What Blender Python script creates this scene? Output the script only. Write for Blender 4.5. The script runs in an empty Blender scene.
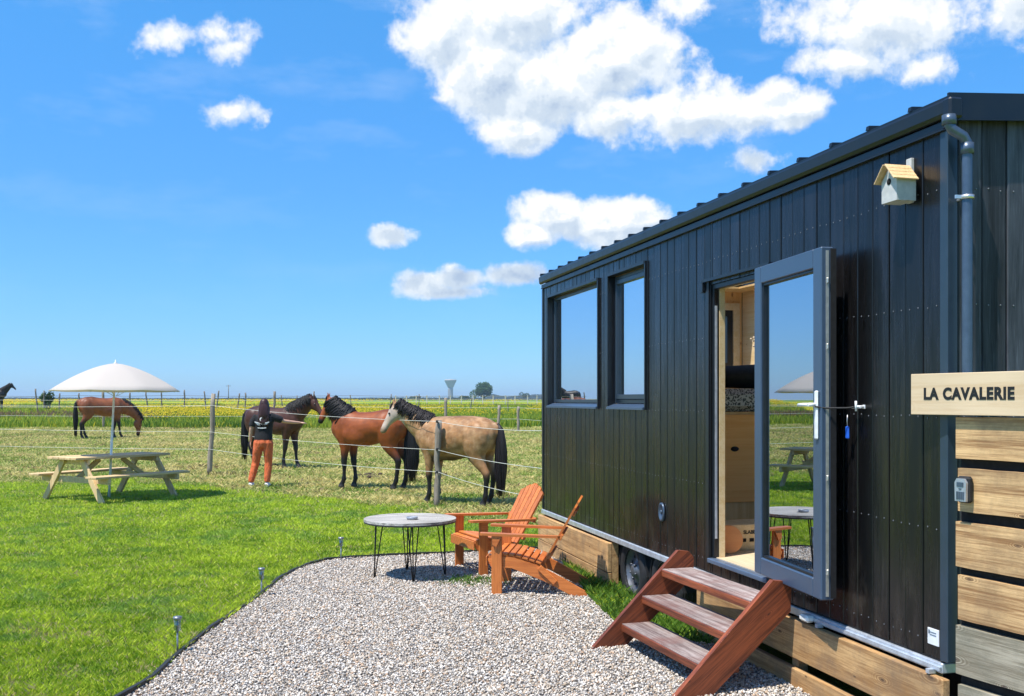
import bpy, bmesh, math, random
import numpy as np
from mathutils import Vector, Matrix, noise as mnoise
random.seed(7); RNG = np.random.default_rng(7)
R = math.radians
scene = bpy.context.scene
COL = scene.collection
H = 1.68                      # eye height of the photographer
F = 1000.0; CX = 512.0; HY = 400.0

def tz(y):
    """gentle rise of the pasture away from the house"""
    pts = [(0,0),(20,0.0),(24,.08),(30,.24),(36,.38),(44,.46),(60,.72),(85,1.02),(120,1.25),(220,1.45),(500,1.56),(9000,1.58)]
    return float(np.interp(y, [p[0] for p in pts], [p[1] for p in pts]))
def tzv(y):
    pts = [(0,0),(20,0.0),(24,.08),(30,.24),(36,.38),(44,.46),(60,.72),(85,1.02),(120,1.25),(220,1.45),(500,1.56),(9000,1.58)]
    return np.interp(y, [p[0] for p in pts], [p[1] for p in pts])
def G(px, py, z=0.0):         # a place on the ground seen in the survey picture
    Y = F*(H-z)/(py-HY)
    return Vector(((px-CX)/F*Y, Y, z))
def PX(px, Y, z=None):
    return Vector(((px-CX)/F*Y, Y, tz(Y) if z is None else z))

# ------------------------------------------------------------------ node helpers
class NT:
    def __init__(s, nt): s.nt = nt
    def n(s, typ, **kw):
        nd = s.nt.nodes.new(typ)
        for k, v in kw.items(): setattr(nd, k, v)
        return nd
    def l(s, a, b): s.nt.links.new(a, b)
    def setin(s, sock, v):
        if isinstance(v, bpy.types.NodeSocket): s.l(v, sock)
        else: sock.default_value = v
    def math(s, op, a, b=0.0, c=None, clamp=False):
        nd = s.n('ShaderNodeMath', operation=op); nd.use_clamp = clamp
        s.setin(nd.inputs[0], a); s.setin(nd.inputs[1], b)
        if c is not None: s.setin(nd.inputs[2], c)
        return nd.outputs[0]
    def vmath(s, op, a, b=(0,0,0)):
        nd = s.n('ShaderNodeVectorMath', operation=op)
        s.setin(nd.inputs[0], a)
        if b is not None: s.setin(nd.inputs[1], b)
        return nd.outputs[1] if op in ('LENGTH','DOT_PRODUCT','DISTANCE') else nd.outputs[0]
    def noise(s, vec, scale, detail=4, rough=.5, dist=0.0, out=0):
        nd = s.n('ShaderNodeTexNoise'); s.l(vec, nd.inputs['Vector'])
        nd.inputs['Scale'].default_value = scale; nd.inputs['Detail'].default_value = detail
        nd.inputs['Roughness'].default_value = rough; nd.inputs['Distortion'].default_value = dist
        return nd.outputs[out]
    def vor(s, vec, scale, out='Distance', rand=1.0, feature='F1'):
        nd = s.n('ShaderNodeTexVoronoi', feature=feature); s.l(vec, nd.inputs['Vector'])
        nd.inputs['Scale'].default_value = scale; nd.inputs['Randomness'].default_value = rand
        return nd.outputs[out]
    def ramp(s, fac, stops, interp='LINEAR'):
        nd = s.n('ShaderNodeValToRGB'); s.setin(nd.inputs[0], fac)
        cr = nd.color_ramp; cr.interpolation = interp
        while len(cr.elements) > 1: cr.elements.remove(cr.elements[-1])
        for i, (p, c) in enumerate(stops):
            e = cr.elements[0] if i == 0 else cr.elements.new(p)
            e.position = p; e.color = (c[0], c[1], c[2], 1) if not isinstance(c, (int, float)) else (c, c, c, 1)
        return nd.outputs[0]
    def mix(s, fac, a, b, blend='MIX'):
        nd = s.n('ShaderNodeMix', data_type='RGBA', blend_type=blend)
        s.setin(nd.inputs[0], fac)
        for i, v in ((6, a), (7, b)):
            if isinstance(v, tuple): v = (v[0], v[1], v[2], 1)
            s.setin(nd.inputs[i], v)
        return nd.outputs[2]
    def mrange(s, v, a, b, c=0.0, d=1.0, smooth=False):
        nd = s.n('ShaderNodeMapRange'); nd.interpolation_type = 'SMOOTHSTEP' if smooth else 'LINEAR'
        s.setin(nd.inputs[0], v)
        for i, x in enumerate((a, b, c, d)): s.setin(nd.inputs[i+1], x)
        return nd.outputs[0]
    def mapping(s, vec, scale=(1,1,1), rot=(0,0,0), loc=(0,0,0)):
        nd = s.n('ShaderNodeMapping'); s.l(vec, nd.inputs[0])
        s.setin(nd.inputs['Location'], loc); nd.inputs['Rotation'].default_value = rot; nd.inputs['Scale'].default_value = scale
        return nd.outputs[0]
    def bump(s, h, strength=.3, dist=.01):
        nd = s.n('ShaderNodeBump'); s.l(h, nd.inputs['Height'])
        nd.inputs['Strength'].default_value = strength; nd.inputs['Distance'].default_value = dist
        return nd.outputs[0]

def newmat(name):
    m = bpy.data.materials.new(name); m.use_nodes = True
    t = NT(m.node_tree); b = m.node_tree.nodes['Principled BSDF']
    return m, t, b

def simple(name, col, rough=.5, metal=0.0, var=.12, scale=30, spec=.5, bump=.0):
    m, t, b = newmat(name)
    tc = t.n('ShaderNodeTexCoord').outputs['Object']
    nz = t.noise(tc, scale, 5, .6)
    c = t.mix(t.mrange(nz, .3, .7), tuple(x*(1-var) for x in col), tuple(min(1, x*(1+var)) for x in col))
    t.l(c, b.inputs['Base Color'])
    t.l(t.mrange(nz, .3, .7, rough*.85, min(1, rough*1.15)), b.inputs['Roughness'])
    b.inputs['Metallic'].default_value = metal
    b.inputs['Specular IOR Level'].default_value = spec
    if bump: t.l(t.bump(nz, bump, .005), b.inputs['Normal'])
    return m

def wood(name, c1, c2, axis='x', scale=1.0, knots=.0, rough=.6, bump=.25, dirt=None, coat=0.0, knotcol=(.05,.02,.01)):
    """procedural timber, grain running along the named axis of the object"""
    m, t, b = newmat(name)
    tc = t.n('ShaderNodeTexCoord').outputs['Object']
    oi = t.n('ShaderNodeObjectInfo').outputs['Random']
    off = t.n('ShaderNodeCombineXYZ'); 
    for i, k in enumerate((37.0, 91.0, 53.0)): t.l(t.math('MULTIPLY', oi, k), off.inputs[i])
    v = t.vmath('ADD', tc, off.outputs[0])
    lo, hi = 1.2*scale, 30.0*scale
    sc = {'x': (lo, hi, hi), 'y': (hi, lo, hi), 'z': (hi, hi, lo)}[axis]
    kn = {'x': (2.2*scale, 7*scale, 7*scale), 'y': (7*scale, 2.2*scale, 7*scale), 'z': (7*scale, 7*scale, 2.2*scale)}[axis]
    vk = t.mapping(v, kn)
    sk = t.n('ShaderNodeSeparateXYZ'); t.l(v, sk.inputs[0]); ax = 'xyz'.index(axis); oth = [i for i in range(3) if i != ax]
    ck = t.n('ShaderNodeCombineXYZ'); t.l(t.math('MULTIPLY', sk.outputs[ax], 3.0*scale), ck.inputs[0]); t.l(t.math('MULTIPLY', t.math('ADD', sk.outputs[oth[0]], sk.outputs[oth[1]]), 8.0*scale), ck.inputs[1])
    vkn = t.n('ShaderNodeTexVoronoi', voronoi_dimensions='2D'); t.l(ck.outputs[0], vkn.inputs['Vector']); vkn.inputs['Scale'].default_value = 1.0
    kc = t.n('ShaderNodeSeparateColor'); t.l(vkn.outputs['Color'], kc.inputs[0]); kd = t.math('ADD', t.math('MULTIPLY', vkn.outputs['Distance'], t.mrange(kc.outputs[1], 0, 1, .8, 2.2)), t.math('GREATER_THAN', kc.outputs[0], .48))
    # grain bends round the knots
    warp = t.noise(t.mapping(v, tuple(x*.12 for x in sc)), 1.5, 3, .5, out=1)
    vv = t.vmath('ADD', t.mapping(v, sc), t.vmath('MULTIPLY', warp, (2.2, 2.2, 2.2)))
    g1 = t.noise(vv, 1.0, 5, .65)
    g2 = t.noise(vv, 4.5, 5, .7)
    g = t.math('ADD', t.math('MULTIPLY', g1, .58), t.math('MULTIPLY', g2, .42))
    if knots > 0: g = t.math('SUBTRACT', g, t.math('MULTIPLY', t.mrange(kd, .0, .34, 1, 0, smooth=True), t.math('MULTIPLY', t.math('SINE', t.math('MULTIPLY', kd, 95)), .12)))
    col = t.mix(t.mrange(g, .38, .60, smooth=True), c1, c2)
    big = t.noise(v, 1.7*scale, 3, .5)
    col = t.mix(t.mrange(big, .35, .75, 0, .45), col, tuple(x*.62 for x in c1))
    perob = t.mrange(oi, 0, 1, .82, 1.14)
    col = t.mix(1.0, col, t.n('ShaderNodeCombineColor').outputs[0], 'MIX') if False else col
    hs = t.n('ShaderNodeHueSaturation'); t.l(col, hs.inputs['Color']); t.l(perob, hs.inputs['Value']); col = hs.outputs[0]
    if knots > 0:
        k = t.mrange(kd, .03, .035+.085*knots, 1, 0, smooth=True)
        col = t.mix(t.math('MULTIPLY', k, .85), col, knotcol)
    if dirt is not None:
        d = t.noise(t.mapping(v, (3, 3, 3)), 1.5, 6, .7)
        col = t.mix(t.mrange(d, .45, .7, 0, .7), col, dirt)
    t.l(col, b.inputs['Base Color'])
    t.l(t.mrange(g, .3, .7, min(1, rough*1.15), rough*.8), b.inputs['Roughness'])
    t.l(t.bump(g, bump, .004), b.inputs['Normal'])
    if coat: b.inputs['Coat Weight'].default_value = coat; b.inputs['Coat Roughness'].default_value = .25
    return m

def attrmat(name, attr='tint', rough=.6, trans=0.0, spec=.3, nscale=0, namp=.25, sheen=0):
    m, t, b = newmat(name)
    a = t.n('ShaderNodeAttribute', attribute_name=attr).outputs['Color']
    if nscale:
        tc = t.n('ShaderNodeTexCoord').outputs['Object']
        nz = t.noise(tc, nscale, 5, .65)
        hs = t.n('ShaderNodeHueSaturation'); t.l(a, hs.inputs['Color'])
        t.l(t.mrange(nz, .3, .7, 1-namp, 1+namp), hs.inputs['Value']); a = hs.outputs[0]
    t.l(a, b.inputs['Base Color'])
    b.inputs['Roughness'].default_value = rough; b.inputs['Specular IOR Level'].default_value = spec
    if sheen: b.inputs['Sheen Weight'].default_value = sheen
    if trans:
        tr = t.n('ShaderNodeBsdfTranslucent'); t.l(a, tr.inputs[0])
        ad = t.n('ShaderNodeMixShader'); ad.inputs[0].default_value = trans
        t.l(b.outputs[0], ad.inputs[1]); t.l(tr.outputs[0], ad.inputs[2])
        t.l(ad.outputs[0], m.node_tree.nodes['Material Output'].inputs[0])
    return m

# ------------------------------------------------------------------ mesh helpers
class MB:
    def __init__(s): s.v = []; s.f = []; s.mi = []; s.sm = []
    def add(s, vs, fs, mi=0, smooth=False):
        o = len(s.v); s.v += [tuple(v) for v in vs]
        for f in fs: s.f.append(tuple(i+o for i in f)); s.mi.append(mi); s.sm.append(smooth)
        return s
    def box(s, x0, x1, y0, y1, z0, z1, mi=0, M=None, bev=0.0):
        if bev > 0:
            bm = bmesh.new(); bmesh.ops.create_cube(bm, size=1)
            for v in bm.verts:
                v.co = Vector((x0+(v.co.x+.5)*(x1-x0), y0+(v.co.y+.5)*(y1-y0), z0+(v.co.z+.5)*(z1-z0)))
            bmesh.ops.bevel(bm, geom=bm.edges[:], offset=bev, segments=1, affect='EDGES')
            bm.verts.index_update()
            vs = [(M @ v.co) if M else v.co.copy() for v in bm.verts]
            s.add(vs, [[v.index for v in f.verts] for f in bm.faces], mi); bm.free(); return s
        vs = [Vector(p) for p in ((x0,y0,z0),(x1,y0,z0),(x1,y1,z0),(x0,y1,z0),(x0,y0,z1),(x1,y0,z1),(x1,y1,z1),(x0,y1,z1))]
        if M: vs = [M @ v for v in vs]
        return s.add(vs, [(0,3,2,1),(4,5,6,7),(0,1,5,4),(1,2,6,5),(2,3,7,6),(3,0,4,7)], mi)
    def beam(s, p, q, w, h, up=(0,0,1), mi=0, bev=.003):
        """rectangular bar from p to q, width w sideways, height h along 'up'"""
        p = Vector(p); q = Vector(q); d = (q-p); L = d.length; d.normalize()
        sd = d.cross(Vector(up))
        if sd.length < 1e-5: sd = d.cross(Vector((1,0,0)))
        sd.normalize(); u = sd.cross(d)
        M = Matrix(((d.x, sd.x, u.x, p.x),(d.y, sd.y, u.y, p.y),(d.z, sd.z, u.z, p.z),(0,0,0,1)))
        return s.box(0, L, -w/2, w/2, -h/2, h/2, mi, M, bev)
    def tube(s, pts, rad, n=10, mi=0, smooth=True, cap=True, ref=(0,1,0)):
        """loft of ellipses: rad = r or (depth, width) per point; width lies along ref"""
        pts = [Vector(p) for p in pts]; k = len(pts); o = len(s.v); vs = []
        if not isinstance(rad, (list, tuple)) : rad = [rad]*k
        for i, p in enumerate(pts):
            T = (pts[min(i+1, k-1)] - pts[max(i-1, 0)]).normalized()
            S = Vector(ref) - Vector(ref).dot(T)*T
            if S.length < .08: S = Vector((1,0,.13)) - Vector((1,0,.13)).dot(T)*T
            S.normalize(); N = T.cross(S)
            r = rad[i]; a, b_ = (r, r) if not isinstance(r, (tuple, list)) else r
            for j in range(n):
                t = 2*math.pi*j/n
                vs.append(p + N*(a*math.cos(t)) + S*(b_*math.sin(t)))
        fs = []
        for i in range(k-1):
            for j in range(n):
                fs.append((i*n+j, i*n+(j+1)%n, (i+1)*n+(j+1)%n, (i+1)*n+j))
        s.add(vs, fs, mi, smooth)
        if cap:
            s.f.append(tuple(o+j for j in range(n))[::-1]); s.mi.append(mi); s.sm.append(False)
            s.f.append(tuple(o+(k-1)*n+j for j in range(n))); s.mi.append(mi); s.sm.append(False)
        return s
    def lathe(s, prof, n=24, M=None, mi=0, smooth=True, cap=True):
        """profile (radius, height) round z"""
        vs = []; k = len(prof)
        for r, z in prof:
            for j in range(n):
                t = 2*math.pi*j/n; v = Vector((r*math.cos(t), r*math.sin(t), z)); vs.append(M @ v if M else v)
        fs = [(i*n+j, i*n+(j+1)%n, (i+1)*n+(j+1)%n, (i+1)*n+j) for i in range(k-1) for j in range(n)]
        o = len(s.v); s.add(vs, fs, mi, smooth)
        if cap and prof[0][0] > 1e-4: s.f.append(tuple(o+j for j in range(n))[::-1]); s.mi.append(mi); s.sm.append(False)
        if cap and prof[-1][0] > 1e-4: s.f.append(tuple(o+(k-1)*n+j for j in range(n))); s.mi.append(mi); s.sm.append(False)
        return s
    def sphere(s, c, r, n=12, mi=0):
        c = Vector(c); rr = r if isinstance(r, (tuple, list)) else (r, r, r)
        prof = [(math.sin(math.pi*i/n), -math.cos(math.pi*i/n)) for i in range(n+1)]
        M = Matrix.Translation(c) @ Matrix.Diagonal((rr[0], rr[1], rr[2], 1))
        prof[0] = (1e-5, -1); prof[-1] = (1e-5, 1)
        return s.lathe(prof, n+4, M, mi)
    def prism(s, poly, axis, a0, a1, mi=0, M=None):
        """polygon in the plane of the two other axes, pulled along axis from a0 to a1"""
        def P(u, w, a): return Vector({'x': (a, u, w), 'y': (u, a, w), 'z': (u, w, a)}[axis])
        n = len(poly); vs = [P(u, w, a0) for u, w in poly] + [P(u, w, a1) for u, w in poly]
        if M: vs = [M @ v for v in vs]
        fs = [tuple(range(n))[::-1], tuple(range(n, 2*n))] + [(i, (i+1)%n, n+(i+1)%n, n+i) for i in range(n)]
        return s.add(vs, fs, mi)
    def mesh(s, name):
        me = bpy.data.meshes.new(name); me.from_pydata(s.v, [], s.f)
        me.polygons.foreach_set('material_index', s.mi); me.polygons.foreach_set('use_smooth', s.sm)
        bm = bmesh.new(); bm.from_mesh(me); bmesh.ops.recalc_face_normals(bm, faces=bm.faces); bm.to_mesh(me); bm.free()
        me.update(); return me
    def build(s, name, mats, parent=None, label=None):
        me = s.mesh(name)
        for m in (mats if isinstance(mats, (list, tuple)) else [mats]): me.materials.append(m)
        o = bpy.data.objects.new(name, me); COL.objects.link(o)
        if parent: o.parent = parent
        if label: o['label'] = label
        return o
def tag(o, label=None, cat=None, group=None, kind=None):
    if label: o['label'] = label
    if cat: o['category'] = cat
    if group: o['group'] = group
    if kind: o['kind'] = kind
    return o
def empty(name, loc, rz=0, label=None, cat=None, group=None, rot=None):
    o = bpy.data.objects.new(name, None); COL.objects.link(o); o.location = loc
    o.rotation_euler = rot if rot else (0, 0, rz); o.empty_display_size = .1
    return tag(o, label, cat, group)
def copy_tree(o, parent=None):
    c = o.copy(); COL.objects.link(c)
    if parent: c.parent = parent
    for ch in [x for x in COL.objects if x.parent == o and x is not c]: copy_tree(ch, c)
    return c
def npmesh(name, V, Fc, mat, cols=None, k=3, parent=None):
    me = bpy.data.meshes.new(name); nv, nf = len(V), len(Fc)
    me.vertices.add(nv); me.vertices.foreach_set('co', V.astype(np.float32).ravel())
    me.loops.add(nf*k); me.polygons.add(nf)
    me.loops.foreach_set('vertex_index', Fc.astype(np.int32).ravel())
    me.polygons.foreach_set('loop_start', np.arange(0, nf*k, k, dtype=np.int32))
    me.update(calc_edges=True)
    if cols is not None:
        ca = me.color_attributes.new('tint', 'FLOAT_COLOR', 'POINT')
        c4 = np.ones((nv, 4), np.float32); c4[:, :3] = cols; ca.data.foreach_set('color', c4.ravel())
    me.materials.append(mat); o = bpy.data.objects.new(name, me); COL.objects.link(o)
    if parent: o.parent = parent
    return o
def remeshed(mb, name, voxel, smooth=3, colfn=None, mat=None, parent=None):
    """one continuous skin from overlapping closed lofts"""
    me = mb.mesh(name+'_src'); o = bpy.data.objects.new(name, me); COL.objects.link(o)
    r = o.modifiers.new('r', 'REMESH'); r.mode = 'VOXEL'; r.voxel_size = voxel; r.use_smooth_shade = True
    sm = o.modifiers.new('s', 'SMOOTH'); sm.iterations = smooth; sm.factor = .5
    dg = bpy.context.evaluated_depsgraph_get(); dg.update()
    nm = bpy.data.meshes.new_from_object(o.evaluated_get(dg)); nm.name = name
    o.modifiers.clear(); o.data = nm; bpy.data.meshes.remove(me)
    nm.materials.clear(); nm.materials.append(mat)
    nm.polygons.foreach_set('use_smooth', [True]*len(nm.polygons))
    if colfn:
        co = np.empty(len(nm.vertices)*3, np.float32); nm.vertices.foreach_get('co', co); co = co.reshape(-1, 3)
        c = np.ones((len(co), 4), np.float32); c[:, :3] = colfn(co)
        nm.color_attributes.new('tint', 'FLOAT_COLOR', 'POINT').data.foreach_set('color', c.ravel())
    if parent: o.parent = parent
    return o
def sstep(a, b, x): t = np.clip((x-a)/(b-a), 0, 1); return t*t*(3-2*t)
def lerp3(a, b, t): return np.array(a)[None, :]*(1-t[:, None]) + np.array(b)[None, :]*t[:, None]

# ------------------------------------------------------------------ camera, sun, sky
cam = bpy.data.cameras.new('camera'); camo = bpy.data.objects.new('camera', cam); COL.objects.link(camo)
cam.sensor_width = 36; cam.lens = 36*F/1024; cam.clip_end = 20000; cam.clip_start = .05
camo.location = (0, 0, H); camo.rotation_euler = (R(90), 0, 0); cam.shift_y = (HY-348)/1024
scene.camera = camo

SUN_EL = R(65); sd = Vector((-.78, -.62, 0)).normalized()
sv = Vector((sd.x*math.cos(SUN_EL), sd.y*math.cos(SUN_EL), math.sin(SUN_EL)))
sl = bpy.data.lights.new('sun', 'SUN'); sl.energy = 4.8; sl.angle = R(.6); sl.color = (1, .955, .89)
so = bpy.data.objects.new('sun', sl); COL.objects.link(so); so.rotation_euler = (-sv).to_track_quat('-Z', 'Y').to_euler(); so.location = (0, 0, 30)

w = bpy.data.worlds.new('World'); scene.world = w; w.use_nodes = True
t = NT(w.node_tree); bg = w.node_tree.nodes['Background']
sky = t.n('ShaderNodeTexSky', sky_type='NISHITA'); sky.sun_disc = False
sky.sun_elevation = SUN_EL; sky.sun_rotation = math.atan2(sv.x, sv.y); sky.air_density = 1.0; sky.dust_density = .1; sky.ozone_density = 1.0
tc = t.n('ShaderNodeTexCoord').outputs['Generated']
sp = t.n('ShaderNodeSeparateXYZ'); t.l(tc, sp.inputs[0]); X, Y, Z = sp.outputs
Yc = t.math('MAXIMUM', Y, .05)
U = t.math('DIVIDE', X, Yc); V = t.math('DIVIDE', Z, Yc)
def cl(px, py, rx, ry, wgt=1.0): return ((px-CX)/F, (HY-py)/F, rx/F, ry/F, wgt)
big = [cl(438,28,46,44,1.05), cl(482,66,60,48,1.05), cl(515,12,100,48,1.05), cl(545,88,80,50,1.1), cl(520,128,46,28,.95), cl(605,62,82,60,1.1), cl(610,112,78,34,1.05), cl(690,112,84,34,1.08), cl(745,112,50,28,1.0), cl(782,106,46,27,1.1),
       cl(880,20,95,52,.92), cl(845,58,50,24,.8), cl(935,66,42,22,.8), cl(556,214,46,27,1.35), cl(600,222,66,30,1.4), cl(643,218,34,23,1.2), cl(530,234,34,17,1.15)]
small = [cl(1020,12,38,34,.75), cl(680,6,26,24,.75), cl(389,236,23,12,.9), cl(420,284,30,16,1.1), cl(458,279,34,14,1.05), cl(515,276,42,13,1.05), cl(560,280,40,12,.95), cl(445,292,55,8,.9),
         cl(172,36,38,12,.36), cl(212,34,32,15,.44), cl(226,50,16,11,.36), cl(240,113,30,10,.38), cl(755,160,26,14,.6)]
wv = t.noise(tc, 5.5, 4, .55, out=1)            # curls the outlines
wa = t.vmath('MULTIPLY', t.vmath('SUBTRACT', wv, (.5, .5, .5)), (.075, .075, .05))
ws = t.n('ShaderNodeSeparateXYZ'); t.l(wa, ws.inputs[0])
def macro(U, V, lst, dens=None):
    for (cu, cv, ru, rv, wt) in lst:
        du = t.math('MULTIPLY', t.math('SUBTRACT', U, cu), 1/ru); dv = t.math('MULTIPLY', t.math('SUBTRACT', V, cv), 1/rv)
        q = t.math('SQRT', t.math('MULTIPLY_ADD', du, du, t.math('MULTIPLY', dv, dv)))
        e = t.math('MULTIPLY', t.math('SUBTRACT', 1.12, q), wt)
        dens = e if dens is None else t.math('SMOOTH_MAX', dens, e, .22)
    return dens
front = t.mrange(Y, .12, .3)
other = t.mrange(t.noise(t.mapping(tc, (1, 1, 2.2), loc=(3, 1, 0)), 2.6, 3, .5), .5, .75, -1, 1.0)
Uw = t.math('ADD', U, t.math('MULTIPLY', ws.outputs[0], .35)); Vw = t.math('ADD', V, t.math('MULTIPLY', ws.outputs[2], .35))
mb0 = macro(Uw, Vw, big); m1 = macro(t.math('ADD', Uw, -.008), t.math('ADD', Vw, .014), big); m0 = macro(Uw, Vw, small, mb0)
dens = t.math('ADD', t.math('MULTIPLY', m0, front), t.math('MULTIPLY', other, t.math('SUBTRACT', 1, front)))
def fbm(vec):
    a = t.noise(vec, 8, 8, .64); b = t.noise(vec, 38, 5, .62)
    bl = t.math('ABSOLUTE', t.math('SUBTRACT', t.noise(vec, 15, 4, .55), .5))     # billows
    return t.math('ADD', t.math('ADD', t.math('MULTIPLY', t.math('SUBTRACT', a, .5), 2.0), t.math('MULTIPLY', t.math('SUBTRACT', b, .5), 1.15)), t.math('MULTIPLY', t.math('SUBTRACT', .07, bl), 1.6))
n0 = fbm(tc); n1 = fbm(t.vmath('ADD', tc, (-.007, 0, .010)))
dd = t.math('ADD', dens, n0)
alpha = t.mrange(dd, .02, .52, smooth=True)
wisp = t.mrange(t.noise(t.mapping(tc, (1.5, 1.5, 5)), 5, 6, .6), .52, .85, 0, .22)
thick = t.mrange(dd, .3, 1.3, smooth=True)
gm = t.math('MAXIMUM', t.math('MINIMUM', t.math('MULTIPLY', t.math('SUBTRACT', mb0, m1), front), .22), -.3)
lit = t.math('ADD', t.math('MULTIPLY', t.math('SUBTRACT', n0, n1), .85), t.math('MULTIPLY', gm, 1.15))
lit = t.math('ADD', lit, t.mrange(thick, 0, 1, .78, .50))
lit = t.math('MAXIMUM', t.math('MINIMUM', lit, 1.0), 0.0)
cc = t.ramp(lit, [(0, (.42, .53, .70)), (.35, (.58, .68, .80)), (.6, (.76, .83, .90)), (.85, (1.0, .99, .98))], 'EASE')
hs = t.n('ShaderNodeHueSaturation'); t.l(sky.outputs[0], hs.inputs['Color']); hs.inputs['Saturation'].default_value = 1.15
cscale = t.mix(1.0, cc, (7.2, 7.2, 7.2), 'MULTIPLY')
alpha2 = t.math('MULTIPLY', alpha, t.mrange(thick, 0, .3, .80, 1.0))
skyb = t.mix(1.0, hs.outputs[0], t.ramp(Z, [(0, (.35, .65, 1.25)), (.06, (.355, .67, 1.2)), (.2, (.42, .85, 1.25)), (.4, (.52, 1.19, 1.5)), (1, (.6, 1.0, 1.3))]), 'MULTIPLY')
skyc = t.mix(t.math('MULTIPLY', wisp, t.mrange(Z, .05, .3)), skyb, (6, 6.6, 7.4))
skyc = t.mix(t.math('MULTIPLY', alpha2, t.mrange(Z, .02, .07)), skyc, cscale)
t.l(skyc, bg.inputs[0]); bg.inputs[1].default_value = .104
scene.view_settings.view_transform = 'Standard'; scene.view_settings.look = 'None'; scene.view_settings.gamma = 1; scene.view_settings.exposure = .58
scene.render.engine = 'CYCLES'
try:
    scene.cycles.use_denoising = True; scene.cycles.max_bounces = 8; scene.cycles.transparent_max_bounces = 12
    scene.cycles.sample_clamp_indirect = 6
except Exception: pass

# ------------------------------------------------------------------ ground
def ground_mat():
    m, t, b = newmat('ground')
    P = t.n('ShaderNodeNewGeometry').outputs['Position']
    s3 = t.n('ShaderNodeSeparateXYZ'); t.l(P, s3.inputs[0]); X, Y, _ = s3.outputs
    wob = t.math('MULTIPLY', t.math('SUBTRACT', t.noise(P, .9, 4, .6), .5), 1.3)
    edge = t.math('ADD', t.math('SUBTRACT', Y, 20.3), t.math('MULTIPLY', t.math('MAXIMUM', t.math('ADD', X, 6.5), 0.0), 1.02))
    isp = t.mrange(t.math('ADD', edge, wob), -.25, .35, smooth=True)        # paddock
    isf = t.mrange(t.math('ADD', t.math('SUBTRACT', Y, 43), t.math('MULTIPLY', wob, 1.5)), -.4, .6)   # flower field
    fine = t.noise(P, 28, 6, .7); mid = t.noise(P, 2.2, 4, .6); big = t.noise(P, .35, 3, .5)
    lawn = t.mix(t.mrange(fine, .3, .7), (.07, .13, .010), (.26, .38, .035))
    lawn = t.mix(t.mrange(mid, .4, .75, 0, .6), lawn, (.27, .31, .06))
    pf = t.noise(t.mapping(P, (1, 2.2, 1)), 6, 6, .75)
    pad = t.mix(t.mrange(pf, .36, .64), (.15, .17, .035), (.46, .39, .17))
    pad = t.mix(t.mrange(t.noise(t.mapping(P, (1, 1.5, 1), loc=(5, 0, 0)), .8, 5, .65), .45, .62, 0, .75), pad, t.mix(t.mrange(fine, .3, .7), (.14, .22, .02), (.30, .38, .06)))
    pad = t.mix(t.mrange(t.noise(t.mapping(P, (1.5, 3.0, 1)), 1.6, 5, .7), .6, .72, 0, .6), pad, (.10, .075, .04))
    st = t.noise(t.mapping(P, (.035, .11, 1)), 1.0, 5, .62)
    ff = t.noise(t.mapping(P, (.6, .5, 1)), 1.6, 5, .7)
    fld = t.mix(t.mrange(ff, .35, .65), (.09, .17, .015), (.30, .38, .035))
    yel = t.math('MULTIPLY', t.mrange(st, .50, .60, smooth=True), t.mrange(Y, 60, 75))
    fld = t.mix(t.math('MULTIPLY', yel, t.mrange(ff, .3, .6, .5, 1)), fld, (.56, .44, .02))
    brn = t.mrange(t.noise(t.mapping(P, (.02, .09, 1), loc=(9, 4, 0)), 1.0, 4, .6), .57, .66)
    fld = t.mix(t.math('MULTIPLY', brn, .7), fld, (.22, .14, .07))
    fld = t.mix(t.mrange(Y, 150, 200), fld, (.13, .22, .04))
    col = t.mix(isp, lawn, pad); col = t.mix(isf, col, fld)
    t.l(col, b.inputs['Base Color']); b.inputs['Roughness'].default_value = .95; b.inputs['Specular IOR Level'].default_value = .1
    t.l(t.bump(t.math('ADD', fine, t.math('MULTIPLY', pf, .8)), .6, .04), b.inputs['Normal'])
    return m
ys = [-60,-20,-5,0,2,4,6,8,10,12,14,16,18,20,21,22,23,24,26,28,30,33,36,40,44,50,60,72,85,100,120,150,220,350,500,900,1800,3500,5500]
xs = [-3400,-2000,-900,-400,-200,-120,-80,-50,-30,-20,-12,-6,-3,0,3,6,12,20,30,50,80,120,200,400,900,2000,3400]
gv = []; 
for y in ys:
    for x in xs: gv.append((x, y, tz(y)))
nx = len(xs); gf = [(j*nx+i, j*nx+i+1, (j+1)*nx+i+1, (j+1)*nx+i) for j in range(len(ys)-1) for i in range(nx-1)]
g = MB().add(gv, gf, smooth=True).build('ground', ground_mat()); tag(g, kind='structure')

# gravel terrace outline
def catmull(pts, n=8, closed=False):
    out = []
    k = len(pts)
    for i in range(k-1):
        p0 = pts[max(i-1, 0)]; p1 = pts[i]; p2 = pts[i+1]; p3 = pts[min(i+2, k-1)]
        for j in range(n):
            u = j/n
            out.append(.5*((2*p1)+(-p0+p2)*u+(2*p0-5*p1+4*p2-p3)*u*u+(-p0+3*p1-3*p2+p3)*u**3))
    out.append(pts[-1]); return out
HM0 = Matrix.Translation((2.006, 4.6, 0)) @ Matrix.Rotation(math.atan2(.2444, .9697), 4, 'Z')
edge_l = [Vector((-2.9, 2.2, 0)), Vector((-2.55, 4.2, 0))] + [G(*p) for p in ((128,696),(178,656),(216,627),(258,598),(286,576),(312,565),(345,559),(400,556.5),(460,553.5),(520,550),(552,549))]
edge_l = catmull(edge_l, 6)
edge_r = [G(*p) for p in ((572,575),(590,599),(614,622),(638,642))] + [HM0 @ Vector(q) for q in ((-.42, 2.62, 0), (-.1, 2.35, 0), (.02, 2.2, 0), (.02, -.06, 0), (.1, -.5, 0))] + [Vector((2.75, 3.0, 0)), Vector((2.8, 2.2, 0))]
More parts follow.
